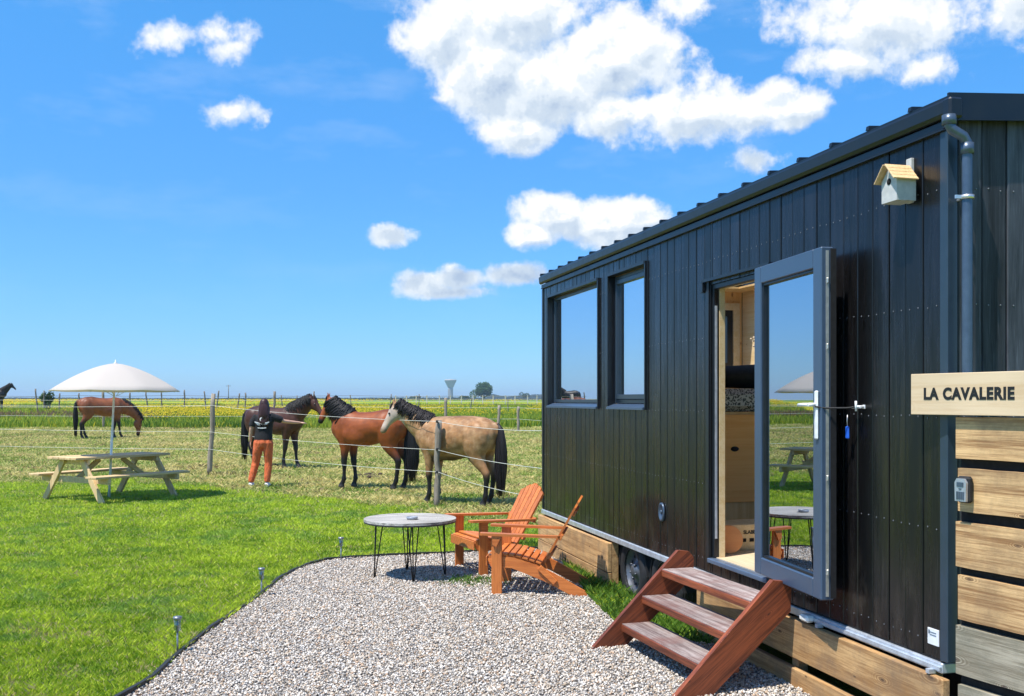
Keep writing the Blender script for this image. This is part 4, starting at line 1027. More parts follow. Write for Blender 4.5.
def horse(loc, rot, scale, label, coat, poll, muzzle, ctrl, mane_col, legs=None, mane_side=1, mane_len=.26, tail_len=.85, belly=1.0, group=None, scz=1.0, tail_r=1.0, ears=True):
    hroot = empty('horse', loc, rot, label, 'horse', group); hroot.scale = (scale, scale, scale*scz)
    mb = MB()
    tor = [(-.80,1.16,.05,.05),(-.775,1.17,.15,.11),(-.70,1.165,.245,.19),(-.55,1.165,.30,.255),(-.36,1.17,.315,.28),(-.12,1.135,.305*belly,.285),(.10,1.10,.325*belly,.295),(.28,1.10,.325*belly,.285),(.44,1.135,.335,.25),(.58,1.13,.30,.225),(.70,1.12,.235,.185),(.78,1.12,.14,.12),(.81,1.12,.05,.05)]
    mb.tube([(a, 0, b) for a, b, c, d in tor], [(c, d) for a, b, c, d in tor], 24)
    # neck
    poll = Vector(poll); muzzle = Vector(muzzle); ctrl = Vector(ctrl); nb_ = Vector((.40, 0, 1.13))
    NP = []; NR = []
    for i in range(9):
        u = i/8; NP.append(bez(nb_, ctrl, poll, u)); NR.append(((.20*(1-u)**1.1+.118)*min(1, .62+u*2.6), (.150*(1-u)**1.2+.074)*min(1, .62+u*2.6)))
    mb.tube(NP, NR, 20)
    # head
    hd = (muzzle-poll); hl_ = hd.length; hd.normalize()
    nk = (NP[-1]-NP[-2]).normalized()
    jaw = (Vector((0, 0, -1)) - Vector((0, 0, -1)).dot(hd)*hd)
    bk = -nk + nk.dot(hd)*hd; 
    if bk.length > .1: jaw = bk
    jaw.normalize()
    prof = [(-.04,.04,.06,.055),(.04,.045,.11,.080),(.16,.062,.148,.092),(.30,.052,.138,.086),(.46,.026,.102,.068),(.62,.008,.076,.052),(.78,.004,.068,.050),(.90,.004,.064,.050),(.97,.006,.048,.040),(1.0,.008,.02,.02)]
    mb.tube([poll+hd*(a*hl_)+jaw*b for a, b, c, d in prof], [(c*hl_/.56, d*hl_/.56) for a, b, c, d in prof], 18, ref=tuple(Vector((0, 1, 0)) if abs(hd.y) < .5 else Vector((-hd.y, hd.x, 0))))
    side = hd.cross(jaw).normalized()
    for s in (-1, 1):   # ears
        b0 = poll+side*s*.045-jaw*.03+hd*.01; tip = b0-hd*.125*(.8 if abs(hd.z) < .5 else 1)-jaw*.05+side*s*.02
        if hd.z > -.2: tip = b0-jaw*.13-hd*.05+side*s*.02
        mb.tube([b0, b0*.55+tip*.45, tip], [(.026, .022), (.024, .020), (.004, .004)], 10)
    # legs
    legs = legs or {}
    for key, hind, s in (('fl', 0, 1), ('fr', 0, -1), ('hl', 1, 1), ('hr', 1, -1)):
        dx = legs.get(key, 0.0)
        if not hind:
            L = [(.52,1.12,.17,.10),(.49,.96,.155,.10),(.47,.84,.112,.082),(.475,.72,.082,.064),(.485,.58,.058,.050),(.49,.50,.055,.050),(.49,.45,.052,.048),(.485,.39,.037,.036),(.485,.24,.033,.031),(.488,.165,.044,.038),(.515,.105,.036,.034),(.53,.072,.046,.044),(.548,.0,.064,.056)]
            yy = .125
        else:
            L = [(-.46,1.20,.25,.13),(-.46,1.05,.24,.135),(-.47,.92,.20,.115),(-.49,.80,.140,.088),(-.55,.69,.092,.066),(-.62,.60,.066,.050),(-.665,.53,.062,.048),(-.665,.47,.053,.044),(-.655,.39,.042,.038),(-.64,.25,.036,.033),(-.632,.165,.046,.040),(-.605,.105,.037,.035),(-.59,.072,.047,.045),(-.572,.0,.064,.056)]
            yy = .14
        pts = [(a+dx*max(0, 1-b/.98), s*(yy-.02*(1-min(b, 1))), b) for a, b, c, d in L]
        mb.tube(pts, [(c*1.13, d*1.13) for a, b, c, d in L], 16)
    for s in (-1, 1):
        mb.sphere((.50, s*.150, 1.10), (.15, .105, .27), 12); mb.sphere((-.50, s*.170, 1.16), (.21, .125, .24), 12); mb.sphere((.20, s*.20, 1.02), (.30, .10, .20), 12)
    # dock of the tail
    mb.tube([(-.74, 0, 1.36), (-.82, 0, 1.30), (-.86, 0, 1.18), (-.86, 0, 1.05)], [.05, .045, .035, .015], 10)
    hm = {'poll': poll, 'hd': hd, 'hl': hl_, 'jaw': jaw}
    body = remeshed(mb, 'body', .020, 5, lambda co: coat(co, hm), coatm, hroot)
    hair = simple('horse_hair', mane_col, .55, 0, .5, 90, .3)
    # mane and forelock
    mb2 = MB(); mfine = MB(); rings = []
    for i in range(9):
        T = (NP[min(i+1, 8)]-NP[max(i-1, 0)]).normalized(); up = -Vector((0, 1, 0)).cross(T)
        rings.append((NP[i], up.normalized(), T.cross(up).normalized(), NR[i]))
    for q in range(260):
        uu = random.uniform(1.6, 8.0); j = min(int(uu), 7); f = uu-j
        C_ = rings[j][0]*(1-f)+rings[j+1][0]*f; U_ = (rings[j][1]*(1-f)+rings[j+1][1]*f).normalized(); S_ = Vector((0, mane_side if q % 6 else -mane_side, 0))
        rd = rings[j][3][0]*(1-f)+rings[j+1][3][0]*f; rw = rings[j][3][1]*(1-f)+rings[j+1][3][1]*f
        fm = (mane_len/.26)*random.uniform(50, 118)*(.12/max(rw, .09))**.5; pts = []
        jx = random.gauss(0, .012)
        for e in range(7):
            ph = R(-8+fm*e/6); o_ = 1.05+.05*random.random()
            pts.append(C_+U_*(rd*o_*math.cos(ph)+.012)+S_*(rw*o_*math.sin(ph)+.010)+Vector((jx*e*.4, 0, -.012*e))+Vector([random.gauss(0, .009) for _ in range(3)]))
        mb2.tube(pts, [.006, .010, .011, .011, .010, .007, .001], 5)
    mb2.build('mane', hair, hroot)
    for q in range(14):
        a = random.uniform(-.03, .03); pts = [poll-jaw*.07+side*a-hd*.03+hd*(.045*e)-jaw*(.0-.006*e)+side*a*.4*e+Vector([random.gauss(0, .004) for _ in range(3)]) for e in range(random.randint(3, 5))]
        mfine.tube(pts, [.008]*(len(pts)-1)+[.002], 5)
    mfine.build('forelock', hair, hroot)
    tb = MB(); tb.tube([(-.79, 0, 1.35), (-.855, 0, 1.25), (-.875, 0, 1.05), (-.87, 0, .80), (-.865, 0, .55), (-.86, 0, 1.30-tail_len)], [(.03*tail_r, .03), (.045*tail_r, .042), (.062*tail_r, .052), (.072*tail_r, .06), (.062*tail_r, .05), (.02, .02)], 14)
    tl = tb.build('tail', hair, hroot)
    tm = MB()
    for q in range(120):
        a = random.uniform(0, 6.28); rr = random.uniform(.6, 1.2); L = tail_len*random.uniform(.70, 1.10)
        tm.tube([(-.80-.0*e, 0, 1.34) if e == 0 else (-.862+rr*math.cos(a+.15*e)*.068*tail_r*min(1, .4+e*.22)*(1 if e < 5 else .7), rr*math.sin(a+.15*e)*.056*min(1, .4+e*.22), 1.32-L*e/6) for e in range(7)], [.006, .007, .007, .007, .006, .005, .001], 5)
    tm.build('tail_hair', hair, tl)
    eye = MB()
    for s in (-1, 1): eye.sphere(poll+hd*.19*hl_/.56+jaw*.0+side*s*.076*hl_/.56-jaw*.012, .018, 8)
    eye.build('eyes', simple('horse_eye', (.004, .003, .003), .08), body)
    return hroot
def gnoise(co, s, seed=0): return nz2(co[:, 0]*1.0+co[:, 1]*1.7, co[:, 2], s, seed)*.6+nz2(co[:, 0]-co[:, 1], co[:, 2]+.37, s*2.7, seed+1)*.4
def bay(base, dark, face=None, blk=.66, sad=.35):
    def f(co, hm):
        n = gnoise(co, 6); z = co[:, 2]; x = co[:, 0]
        c = lerp3(base, tuple(k*.72 for k in base), n)
        c = c*(1-sad*sstep(1.36, 1.5, z)*(np.abs(x) < .75))[:, None]
        d = (co-np.array(hm['poll'])) @ np.array(hm['hd'])/hm['hl']; ish = (np.linalg.norm(co-np.array(hm['poll']+hm['hd']*hm['hl']*.55), axis=1) < .335)
        mz = sstep(.72, .88, d)*ish; c = c*(1-mz)[:, None]+np.array(dark)*mz[:, None]
        if face is not None:
            fz = sstep(-.05, .30, d+.35*(n-.5))*ish*(1-.8*sstep(.74, .90, d+.1*(n-.5))); c = c*(1-fz)[:, None]+np.array(face)*fz[:, None]*(.85+.3*n)[:, None]
        lg = sstep(blk+.1, blk-.12, z+.1*(n-.5))*((z < 1.0) & (x < .70)); lg = lg*(~ish)
        c = c*(1-lg)[:, None]+np.array(dark)*lg[:, None]
        hf = sstep(.075, .055, z)*(~ish); c = c*(1-hf)[:, None]+np.array((.05, .045, .04))*hf[:, None]
        return c
    return f
def dun(co, hm):
    f = bay((.37, .185, .075), (.012, .010, .010), (.40, .33, .27), .56, .35)(co, hm); n = gnoise(co, 9, 5); n2 = gnoise(co, 22, 8)
    m = sstep(.40, .65, n)*.30+sstep(.5, .75, n2)*.25; f = f*(.88+.20*sstep(.3, .6, gnoise(co, 14, 3)))[:, None]; z = co[:, 2]; m = m*sstep(.60, .80, z)
    f = f*(1-m)[:, None]+np.array((.52, .33, .18))*m[:, None]
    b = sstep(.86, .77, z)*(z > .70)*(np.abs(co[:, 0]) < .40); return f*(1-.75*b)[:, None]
# bay facing left, dun facing left, dark bay facing right, grazing bay, black horse far left
gh = 'horses in the fenced paddock'
bz = 18.75
horse(PX(370.5, bz, .03), math.pi-.37, 1.0, 'bay horse with black mane and legs standing side on between dark horse and dun pony', bay((.29, .070, .014), (.008, .007, .007), sad=.5), (.86, .02, 1.68), (1.05, .10, 1.20), (.78, 0, 1.46), (.008, .007, .008),
      {'fl': .02, 'fr': -.13, 'hl': .03, 'hr': -.05}, mane_side=1, mane_len=.36, tail_len=1.15, group=gh, tail_r=1.9)
horse(PX(457, 16.15, .0), math.pi-.56, .975, 'pale dun pony with whitish face and dark mane standing behind the wooden fence post', dun, (1.22, .08, 1.67), (1.42, .22, 1.17), (.92, 0, 1.40), (.014, .010, .010),
      {'fl': .0, 'fr': -.04, 'hl': -.02, 'hr': .04}, mane_side=1, mane_len=.22, tail_len=1.12, belly=1.17, group=gh, scz=.985, tail_r=1.4)
horse(PX(274, 23.7), -.42, 1.0, 'dark brown horse reaching its head towards the bay, patted by the woman', bay((.070, .024, .014), (.009, .007, .007)), (1.10, 0, 1.64), (1.40, .0, 1.22), (.86, 0, 1.46), (.007, .006, .006),
      {'fl': .10, 'fr': -.16, 'hl': .02, 'hr': .16}, mane_side=-1, mane_len=.26, tail_len=1.12, group=gh, tail_r=1.3)
horse(PX(102, 34.6), .55, .98, 'bay horse grazing with lowered head in front of the yellow field', bay((.24, .075, .028), (.008, .007, .007), sad=.6), (1.28, .0, .62), (1.22, .05, .06), (.98, 0, 1.16), (.008, .007, .007),
      {'fl': -.1, 'fr': .12, 'hl': .10, 'hr': -.08}, mane_side=-1, mane_len=.14, tail_len=1.2, group=gh)
horse(PX(-6, 72, .93), .15, 1.05, 'black horse standing in the yellow flowers at the left edge', bay((.012, .011, .012), (.008, .008, .008)), (1.12, 0, 1.80), (1.42, 0, 1.42), (.86, 0, 1.50), (.006, .006, .006), {}, mane_side=-1, group=gh)

# ================================================================== PERSON
pr = empty('person', PX(263.5, 19.35, 0), 0, 'long haired woman in black t-shirt and rust trousers stretching her arm to the horses', 'person')
skin = attrmat('skin', rough=.5, spec=.4)
mb = MB()
hip, ch = .88, 1.16
mb.tube([(-.0,0,.80),(0,0,.90),(.0,0,1.02),(.01,0,1.14),(.015,0,1.26),(.015,0,1.36),(.015,0,1.42)], [(.085,.145),(.105,.165),(.090,.135),(.098,.145),(.105,.165),(.085,.165),(.05,.09)], 20, ref=(1,0,0))
mb.tube([(.015,0,1.38),(.015,.012,1.46),(.02,.02,1.51)], [.055,.05,.052], 14, ref=(1,0,0))
mb.tube([(.02,.045,1.445),(.02,.045,1.47),(.02,.035,1.52),(.02,.025,1.58),(.02,.02,1.64),(.02,.02,1.672),(.02,.02,1.685)], [(.03,.03),(.06,.05),(.085,.068),(.095,.075),(.085,.070),(.05,.045),(.01,.01)], 16, ref=(1,0,0))
mb.tube([(.02,.12,1.56),(.02,.145,1.54),(.02,.13,1.525)], [.01,.014,.01], 8)            # nose
for s in (-1, 1): mb.sphere((.02+s*.078, .02, 1.56), (.010, .018, .028), 6)               # ears
legsP = {-1: [(-.085,0,.86),(-.12,-.0,.66),(-.155,.02,.47),(-.195,-.02,.27),(-.225,-.04,.09)], 1: [(.085,0,.86),(.09,0,.66),(.09,.025,.47),(.085,-.005,.27),(.08,-.03,.09)]}
for s in (-1, 1):
    mb.tube(legsP[s], [(.10,.095),(.078,.078),(.058,.056),(.055,.052),(.036,.036)], 14, ref=(1,0,0))
    e = Vector(legsP[s][-1]); mb.tube([e+Vector((0,-.03,-.05)), e+Vector((0,.05,-.055)), e+Vector((.0,.15,-.07))], [(.03,.035),(.028,.042),(.016,.035)], 10)
def hand(mb, w_, d, pal, sz=1.0):
    d = Vector(d).normalized(); pal = Vector(pal); pal = (pal-pal.dot(d)*d).normalized(); sdv = d.cross(pal); w_ = Vector(w_)
    mb.tube([w_-d*.02, w_+d*.02, w_+d*.06, w_+d*.088], [(.016,.024),(.015,.032),(.014,.038),(.010,.036)], 10, ref=tuple(sdv))
    for k, L in enumerate((.066, .076, .070, .054)):
        b = w_+d*.082+sdv*(-.028+.0185*k); b2 = b+d*L*.5+pal*.006; b3 = b+d*L*.9+pal*.022
        mb.tube([b-d*.02, b, b2, b3], [.008, .0082, .0075, .0055], 8, ref=tuple(sdv))
    b = w_+d*.025-sdv*.03; mb.tube([b, b-sdv*.022+d*.025, b-sdv*.03+d*.055+pal*.008], [.011, .0095, .007], 8, ref=tuple(pal))
# left arm hangs, right arm reaches to the right and forward
LA = [(-.150,0,1.36),(-.205,-.005,1.24),(-.235,-.01,1.12),(-.255,.02,.98),(-.262,.045,.875)]
RA = [(.165,0,1.365),(.27,.05,1.31),(.38,.12,1.265),(.52,.22,1.245),(.64,.31,1.235)]
mb.tube(LA, [(.052,.050),(.046,.044),(.038,.038),(.034,.034),(.024,.024)], 12, ref=(1,0,0)); hand(mb, LA[-1], (-.03,.10,-1), (.9,.3,0))
mb.tube(RA, [(.055,.050),(.045,.043),(.038,.038),(.033,.033),(.023,.023)], 12, ref=(0,0,1)); hand(mb, RA[-1], (.8,.55,-.04), (0,.2,-1))
remeshed(mb, 'body', .0085, 2, lambda co: np.repeat(np.array([[.56, .33, .23]]), len(co), 0), skin, pr)
# clothes
M_tee = simple('black_cotton', (.010, .010, .012), .9, 0, .2, 30, bump=.3); M_trs = simple('rust_cotton', (.62, .13, .040), .85, 0, .14, 14)
_t = NT(M_trs.node_tree); _tc = _t.n('ShaderNodeTexCoord').outputs['Object']
_t.l(_t.bump(_t.noise(_t.mapping(_tc, (14, 14, 6), rot=(.3, .5, 0)), 1.0, 4, .6, .6), 1.0, .045), M_trs.node_tree.nodes['Principled BSDF'].inputs['Normal'])
mb = MB(); mb.tube([(0,0,.90),(.0,0,.96),(.005,0,1.05),(.012,0,1.16),(.015,0,1.27),(.015,0,1.36),(.015,.005,1.41),(.015,.008,1.435)], [(.130,.178),(.128,.176),(.118,.165),(.118,.168),(.122,.185),(.105,.185),(.072,.12),(.055,.07)], 22, ref=(1,0,0))
mb.tube([(-.125,0,1.375),(-.19,-.003,1.28),(-.222,-.006,1.17)], [.066,.070,.068], 14, ref=(1,0,0)); mb.tube([(.13,0,1.375),(.24,.04,1.325),(.33,.09,1.29)], [.068,.072,.068], 14, ref=(0,0,1))
remeshed(mb, 't_shirt', .012, 3, None, M_tee, pr)
mb = MB(); mb.tube([(0,0,.97),(0,0,.92),(0,-.005,.85),(0,0,.77)], [(.112,.152),(.125,.175),(.135,.185),(.115,.165)], 20, ref=(1,0,0))
for s in (-1, 1):
    q = legsP[s]; mb.tube([q[0], q[1], q[2], q[3], Vector(q[4])+Vector((0,0,.055)), Vector(q[4])+Vector((0,0,.01))], [(.120,.108),(.096,.090),(.078,.074),(.074,.069),(.066,.060),(.064,.058)], 16, ref=(1,0,0))
remeshed(mb, 'trousers', .012, 3, None, M_trs, pr)
for s in (-1, 1):
    e = Vector(legsP[s][-1]); mb = MB().tube([e+Vector((0,-.062,-.058)), e+Vector((0,-.03,-.04)), e+Vector((.003*s,.06,-.052)), e+Vector((.01*s,.15,-.066)), e+Vector((.012*s,.195,-.074))], [(.03,.036),(.050,.045),(.040,.050),(.026,.046),(.010,.025)], 14)
    mb.build('shoe', simple('white_trainer', (.82, .81, .79), .6), pr)
hairm = simple('dark_brown_hair', (.042, .013, .011), .45, 0, .35, 80)
mb = MB(); mb.tube([(.02,-.01,1.708),(.02,-.012,1.695),(.02,-.018,1.665),(.02,-.025,1.61),(.02,-.040,1.53),(.022,-.070,1.43),(.022,-.10,1.33),(.018,-.118,1.24),(.012,-.115,1.19)], [(.018,.018),(.052,.050),(.080,.076),(.092,.092),(.080,.102),(.050,.112),(.036,.105),(.025,.080),(.008,.03)], 18, ref=(1,0,0))
hr_ = remeshed(mb, 'hair', .011, 3, None, hairm, pr)
mb = MB()
for k in range(90):
    a = random.uniform(math.pi+.1, 2*math.pi-.1) if k % 4 else random.uniform(0, 6.28); x0 = .02+.080*math.cos(a); y0 = -.02+.085*math.sin(a)
    L = random.uniform(.3, .48); y1 = -.125 if y0 < 0 else -.03
    mb.tube([(.02+.05*math.cos(a), -.01+.05*math.sin(a), 1.69), (x0, y0, 1.62), (x0*1.25, y0-.02, 1.50), (x0*1.3+.0, min(y0-.03, -.075), 1.40), (x0*1.15, -.130, 1.60-L)], [.006, .009, .009, .008, .002], 5)
mb.build('hair_locks', hairm, hr_)
# white emblem on the back: a rosette over two spreading wings and a line of small marks
M_prt = simple('white_print', (.72, .73, .74), .7)
mb = MB(); yb = -.134
mb.lathe([(.040, 0), (.040, .004), (.020, .004), (.020, 0)], 20, Matrix.Translation((.0, yb+.002, 1.305)) @ Matrix.Rotation(R(90), 4, 'X'), cap=False)
mb.prism([(-.026, 1.275), (.026, 1.275), (0, 1.205)], 'y', yb, yb+.012)
for s in (-1, 1):
    for k in range(4):
        z = 1.24-.022*k; mb.prism([(s*.018, z-.018), (s*(.135-.022*k), z+.006), (s*(.142-.022*k), z+.024), (s*.07, z+.008)], 'y', yb-.002+.004*k, yb+.03)
for k in range(10): mb.box(-.080+k*.0165, -.068+k*.0165, yb+.002, yb+.03, 1.135-.006*math.cos((k-4.5)*.35), 1.155-.006*math.cos((k-4.5)*.35))
em = mb.build('shirt_print', M_prt, pr)

# ================================================================== FENCES
M_post = wood('weathered_post', (.16, .13, .10), (.34, .29, .23), 'z', 1.5, .4, .85, .5); M_wire = simple('pale_fence_cord', (.66, .66, .60), .5)
def post(loc, h, r, lean=(0, 0), name='fence_post', label=None, square=False, cols=None, group=None, parent=None, mat=None):
    mb = MB(); L = Vector((lean[0], lean[1], 1)); 
    if square: mb.beam((0, 0, -.1), L*h, r*2, r*2, up=(0, 1, 0), bev=.006)
    else:
        k = 7; pts = [L*(-.1+(h+.1)*i/k)+Vector((random.gauss(0, r*.18), random.gauss(0, r*.18), 0)) for i in range(k+1)]
        mb.tube(pts, [r*random.uniform(.88, 1.12) for _ in pts], 12)
    o = mb.build(name, mat or M_post, parent, label); o.location = loc; return o
fence = empty('wire_fence', PX(212, 22.2), 0, 'near paddock fence of pale electric cords on two rough wooden posts', 'fence')
fl = fence.location.copy()
PL = Vector((-16.5, 22.8, .06)); PA_ = PX(209, 22.0, 0.04); PB = Vector((-1.185, 15.9, 0)); PC = Vector((.62, 11.2, 0)); PD = Vector((4.6, 10.6, 0))
post(PL-fl, 1.6, .05, parent=fence); post(PA_-fl, 1.78, .052, (.055, 0), parent=fence, label='tall leaning post behind the woman')
post(PB-fl, 1.36, .050, (.01, 0), parent=fence, label='short thick post in front of the dun pony'); post(PC-fl, 1.4, .05, parent=fence); post(PD-fl, 1.4, .05, parent=fence)
for zl, za, zb, sg_ in ((1.53, 1.52, 1.34, .05), (1.10, .94, .89, .04), (.74, .56, .54, .05)):
    tops = [PL+Vector((0, 0, zl)), PA_+Vector((.055*za, -.05, za)), PB+Vector((.01, -.06, zb)), PC+Vector((0, -.05, zb)), PD+Vector((0, 0, zb))]
    pts = []
    for a, b in zip(tops[:-1], tops[1:]):
        for i in range(12): u = i/12; pts.append(a*(1-u)+b*u-Vector((0, 0, sg_*4*u*(1-u))))
    pts.append(tops[-1]); MB().tube([p-fl for p in pts], .0034, 5, ref=(0, 0, 1)).build('cord', M_wire, fence)
# insulators
for zz in (.54, .90, 1.34): MB().box(-.02, .02, -.075, -.05, zz-.02, zz+.02, bev=.005).build('insulator', M_rubber, fence).location = PB-fl
M_far = simple('far_post_wood', (.16, .14, .12), .9)
f2 = empty('field_fence', PX(100, 44), 0, 'row of thin posts with wires at the far edge of the paddock', 'fence'); f2l = f2.location.copy()
tops = []
for px, Y_, h in ((-90, 46, 1.6), (103.5, 44, 1.68), (274, 44, 1.6), (445, 40, 1.35), (498, 40, 1.05), (518, 40, 1.0), (560, 36, 1.3)):
    p = PX(px, Y_); post(p-f2l, h, .055, (random.gauss(0, .02), 0), parent=f2, mat=M_post); tops.append(p-f2l)
for zz in (.5, .95, 1.4):
    MB().tube([p+Vector((0, 0, min(zz, 1.2))) for p in tops], .0045, 4, ref=(0, 0, 1)).build('cord', M_wire, f2)
f3 = empty('boundary_fence', PX(150, 66), 0, 'distant dark fence posts standing in the yellow field against the sky', 'fence'); f3l = f3.location.copy(); tops = []
for px, h in ((-20, 1.7), (38, 1.9), (44, 1.75), (59.5, 1.55), (79, 1.55), (130, 1.6), (148, 1.65), (161.5, 1.7), (184.5, 1.8), (206.5, 1.7), (216, 1.75), (237, 1.55), (245.5, 1.6), (283, 1.4), (297, 1.4), (311.5, 1.7), (352, 1.4), (389, 1.5), (419, 1.5), (470, 1.2), (508, 1.1), (545, 1.1)):
    Y_ = 66+random.uniform(-4, 4); p = PX(px, Y_); post(p-f3l, h*.86, .048 if h > 1.5 else .034, (random.choice((-.1, 0, 0, .12)), 0), parent=f3, mat=M_far); tops.append(p-f3l)
for zz in (.6, 1.15): MB().tube([p+Vector((0, 0, zz)) for p in tops], .012, 4, ref=(0, 0, 1)).build('cord', M_far, f3)
f4 = empty('right_field_fence', PX(480, 110), 0, 'pale distant post and rail fence across the field on the right', 'fence'); f4l = f4.location.copy(); tops = []
M_lp = simple('pale_far_post', (.42, .42, .38), .8)
for k in range(16):
    p = PX(395+k*11+random.uniform(-2, 2), 115); post(p-f4l, 1.0, .06, parent=f4, mat=M_lp, square=True); tops.append(p-f4l)
for zz in (.55, .9): MB().tube([p+Vector((0, 0, zz)) for p in tops], .02, 4, ref=(0, 0, 1)).build('rail', M_lp, f4)
# utility pole
up = empty('utility_pole', PX(228.5, 330), 0, 'thin distant utility pole with crossarm on the horizon', 'utility pole')
MB().tube([(0, 0, -.2), (0, 0, 5.2)], [.14, .11], 8).build('pole', M_far, up); MB().box(-.8, .8, -.06, .06, 4.75, 4.87).build('crossarm', M_far, up)

# ================================================================== DISTANCE
leafm = attrmat('leaf', rough=.7, trans=.15)
def foliage(name, n, cx, cy, z0, rx, ry, rz_, leaf, cols, parent=None, lumps=9):
    L = [(random.gauss(0, .42), random.gauss(0, .42), random.uniform(-.45, .62), random.uniform(.32, .58)) for _ in range(lumps)]
    li = RNG.integers(0, lumps, n); d = RNG.normal(size=(n, 3)); d /= np.linalg.norm(d, axis=1)[:, None]
    r = RNG.uniform(.55, 1.03, n)
    A = np.array(L); P = A[li, :3]+d*(A[li, 3]*r)[:, None]; P[:, 2] = np.clip(P[:, 2], -.95, 1.1)
    P = P*np.array([rx, ry, rz_])+np.array([cx, cy, z0+rz_])
    u = RNG.normal(size=(n, 3)); u /= np.linalg.norm(u, axis=1)[:, None]; v = np.cross(u, RNG.normal(size=(n, 3))); v /= np.linalg.norm(v, axis=1)[:, None]
    s = (leaf*RNG.uniform(.6, 1.4, n))[:, None]
    V = np.stack([P-u*s, P+v*s*.7, P+u*s, P-v*s*.7], 1); f = np.array([[0, 1, 2], [0, 2, 3]])[None]+4*np.arange(n)[:, None, None]
    c = lerp3(cols[0], cols[1], np.clip(RNG.random(n)*.6+.4*RNG.random(lumps)[li], 0, 1))
    return npmesh(name, V.reshape(-1, 3), f.reshape(-1, 3), leafm, np.repeat(c, 4, 0), parent=parent)
gt = empty('tree', PX(483, 560, 1.57), 0, 'single broad dark green tree on the horizon right of the water tower', 'tree')
foliage('crown', 7000, 0, 0, .4, 5.0, 4.5, 4.9, .36, ((.03, .08, .02), (.08, .16, .035)), gt, 22)
MB().tube([(0, 0, -.2), (.1, 0, 1.5), (0, 0, 4)], [.4, .32, .15], 10).tube([(0, 0, 1.5), (-1.8, 0, 4)], [.2, .08], 8).tube([(0, 0, 1.5), (1.8, .3, 4.2)], [.2, .08], 8).build('trunk', M_far, gt)
for px, Y_, rx, rzz, lab in ((464, 600, 4.5, 1.5, 'low dark bush beside the single tree on the horizon'), (524, 900, 5, 3.6, 'small round tree near the house edge on the horizon'), (416, 700, 4, 1.6, 'low bush left of the water tower on the horizon')):
    q = empty('bush', PX(px, Y_, 1.57), 0, lab, 'bush'); foliage('crown', 1400, 0, 0, -.3, rx, rx, rzz, .4, ((.02, .05, .018), (.05, .10, .03)), q); MB().tube([(0, 0, -.3), (0, 0, rzz*.9)], [.3, .1], 8).build('stem', M_far, q)
q = empty('bush', PX(47, 68), 0, 'small dark bush among the far posts left of the parasol', 'bush'); foliage('crown', 800, 0, 0, -.1, .55, .5, .75, .07, ((.02, .05, .012), (.05, .11, .02)), q); MB().tube([(0, 0, 0), (0, 0, .8)], [.05, .02], 6).build('stem', M_far, q)
# hedgerow line along the horizon
def hedge(name, x0, x1, Y_, h, hv, n, label, cols=((.018, .042, .016), (.045, .085, .026))):
    X_ = RNG.uniform(x0, x1, n); top = h*(.55+hv*nz2(X_*1.0, X_*0, .02, 41)+.35*nz2(X_, X_*0, .11, 42)); Z_ = 1.5+top*RNG.random(n)**.6
    P = np.stack([X_, Y_+RNG.uniform(-3, 3, n), Z_], 1); u = RNG.normal(size=(n, 3)); u /= np.linalg.norm(u, axis=1)[:, None]; v = np.cross(u, RNG.normal(size=(n, 3))); v /= np.linalg.norm(v, axis=1)[:, None]
    s = RNG.uniform(.5, 1.1, (n, 1))*(Y_/900); V = np.stack([P-u*s, P+v*s*.8, P+u*s, P-v*s*.8], 1); f = np.array([[0, 1, 2], [0, 2, 3]])[None]+4*np.arange(n)[:, None, None]
    o = npmesh(name, V.reshape(-1, 3), f.reshape(-1, 3), leafm, np.repeat(lerp3(cols[0], cols[1], RNG.random(n)), 4, 0)); o['kind'] = 'stuff'; o['label'] = label; o['category'] = 'hedgerow'
hedge('hedgerow', -560, 80, 900, 1.1, 1.2, 26000, 'thin dark hedgerow line on the horizon behind the fields')
hedge('far_wood', -40, 180, 1600, 5.0, 1.6, 14000, 'blue green far wood on the horizon towards the house')
hedge('far_hedgerow', -1100, -100, 1800, 2.6, .8, 20000, 'faint far hedgerow line on the horizon at the left')
# water tower
wt = empty('water_tower', PX(450.5, 1500, 1.58), 0, 'pale concrete water tower with flared top on the horizon', 'water tower')
def conc():
    m, t, b = newmat('concrete'); tc = t.n('ShaderNodeTexCoord').outputs['Object']
    c = t.mix(t.noise(tc, .6, 4, .6), (.28, .28, .28), (.40, .40, .39)); t.l(c, b.inputs['Base Color']); b.inputs['Roughness'].default_value = .9; return m
mc = conc()
MB().lathe([(3.9, -1), (3.6, 4), (3.3, 10), (3.6, 16), (4.0, 18.5)], 32).build('shaft', mc, wt)
MB().lathe([(3.9, 18.5), (5.0, 20.5), (6.8, 24.5), (9.0, 29), (9.2, 29.2), (9.2, 30.2), (8.6, 30.4), (8.4, 30.9), (.001, 31.6)], 40).build('tank', mc, wt)
mb = MB()
for k in range(20):
    a = 2*math.pi*k/20; d = Vector((math.cos(a), math.sin(a), 0)); mb.beam(d*3.7+Vector((0, 0, -1)), d*3.5+Vector((0, 0, 17)), .5, .5)
mb.build('rib', mc, wt)
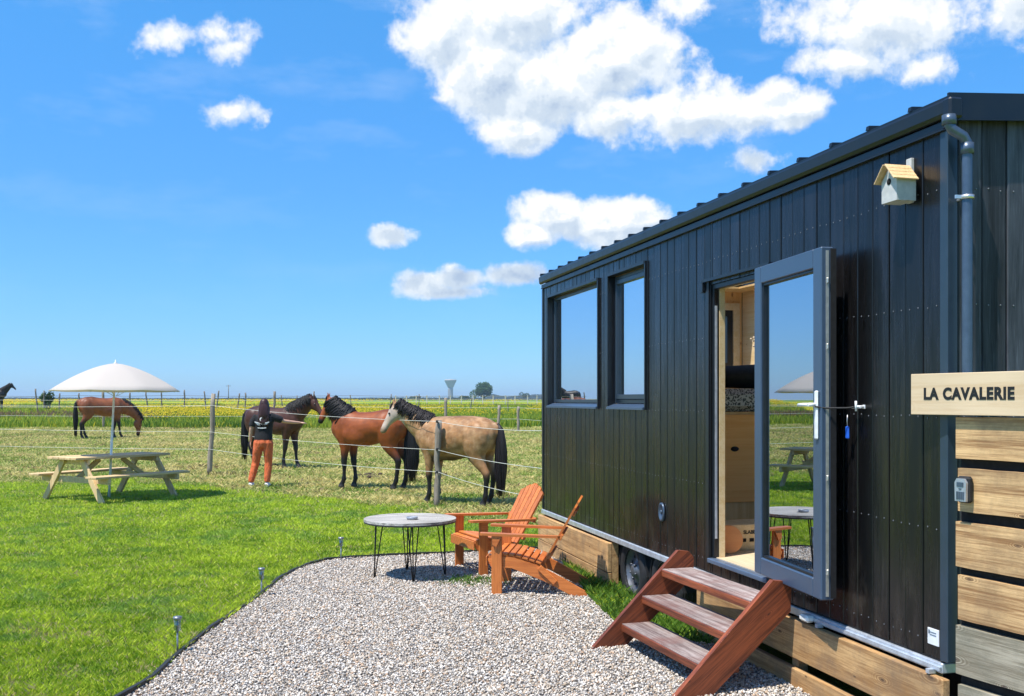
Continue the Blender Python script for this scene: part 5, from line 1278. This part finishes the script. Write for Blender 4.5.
# dung and scuffed patches in the paddock
for px, py, r, lab in ((368, 478, .20, 'dark dung heap on the grass right of the bay horse front legs'), (272, 470, .12, 'small dung heap beyond the woman near dark horse hooves'), (374, 502-22, .1, 'small dung lump beside the larger heap in the paddock')):
    p = G(px, py); p.z = tz(p.y); mb = MB()
    for k in range(14): mb.sphere((random.gauss(0, r*.6), random.gauss(0, r*.3), random.uniform(.01, .05)), (random.uniform(.04, .07), random.uniform(.03, .05), random.uniform(.025, .04)), 6)
    o = mb.build('dung_heap', simple('dung', (.055, .035, .022), .95, bump=.5)); o.location = p; tag(o, lab, 'dung')
# longer grass along the trailer skirting
def tuft(n, fx, name, label):
    hx, hy = fx(n); x = 2.006+hx*.9697-hy*.2444; y = 4.6+hx*.2444+hy*.9697
    k = ~inpoly(x, y, gpoly); x = x[k]; y = y[k]; n = len(x)
    blades(name, x, y, RNG.uniform(.03, .10, n), RNG.uniform(.004, .009, n), RNG.uniform(.3, 1.1, n), lerp3((.045, .12, .01), (.17, .30, .035), RNG.random(n)), grassm, label)
tuft(9000, lambda n: (RNG.uniform(-.75, .03, n), RNG.uniform(2.2, 7.2, n)), 'tall_grass_strip', 'longer grass strip between gravel and trailer skirting')
# weeds in the gravel under the chairs
n = 500; a = RNG.normal(0, .16, n)+.02; b = RNG.normal(0, .12, n)
blades('weeds', -.38+a, 9.2+b, RNG.uniform(.02, .06, n), RNG.uniform(.004, .01, n), RNG.uniform(.4, 1.2, n), lerp3((.06, .14, .02), (.16, .28, .04), RNG.random(n)), grassm, 'small green weeds growing in gravel beneath the far orange chair')

# ================================================================== AIR
hz = MB().box(-3450, 3450, -75, 5600, -1.0, 42).build('haze', None or bpy.data.materials.new('haze_air')); hm_ = hz.data.materials[0]; hm_.use_nodes = True
nt = hm_.node_tree; nt.nodes.remove(nt.nodes['Principled BSDF']); pv = nt.nodes.new('ShaderNodeVolumePrincipled')
pv.inputs['Color'].default_value = (.66, .84, 1.0, 1); pv.inputs['Density'].default_value = .00028; pv.inputs['Anisotropy'].default_value = .2
nt.links.new(pv.outputs[0], nt.nodes['Material Output'].inputs['Volume']); tag(hz, kind='stuff')
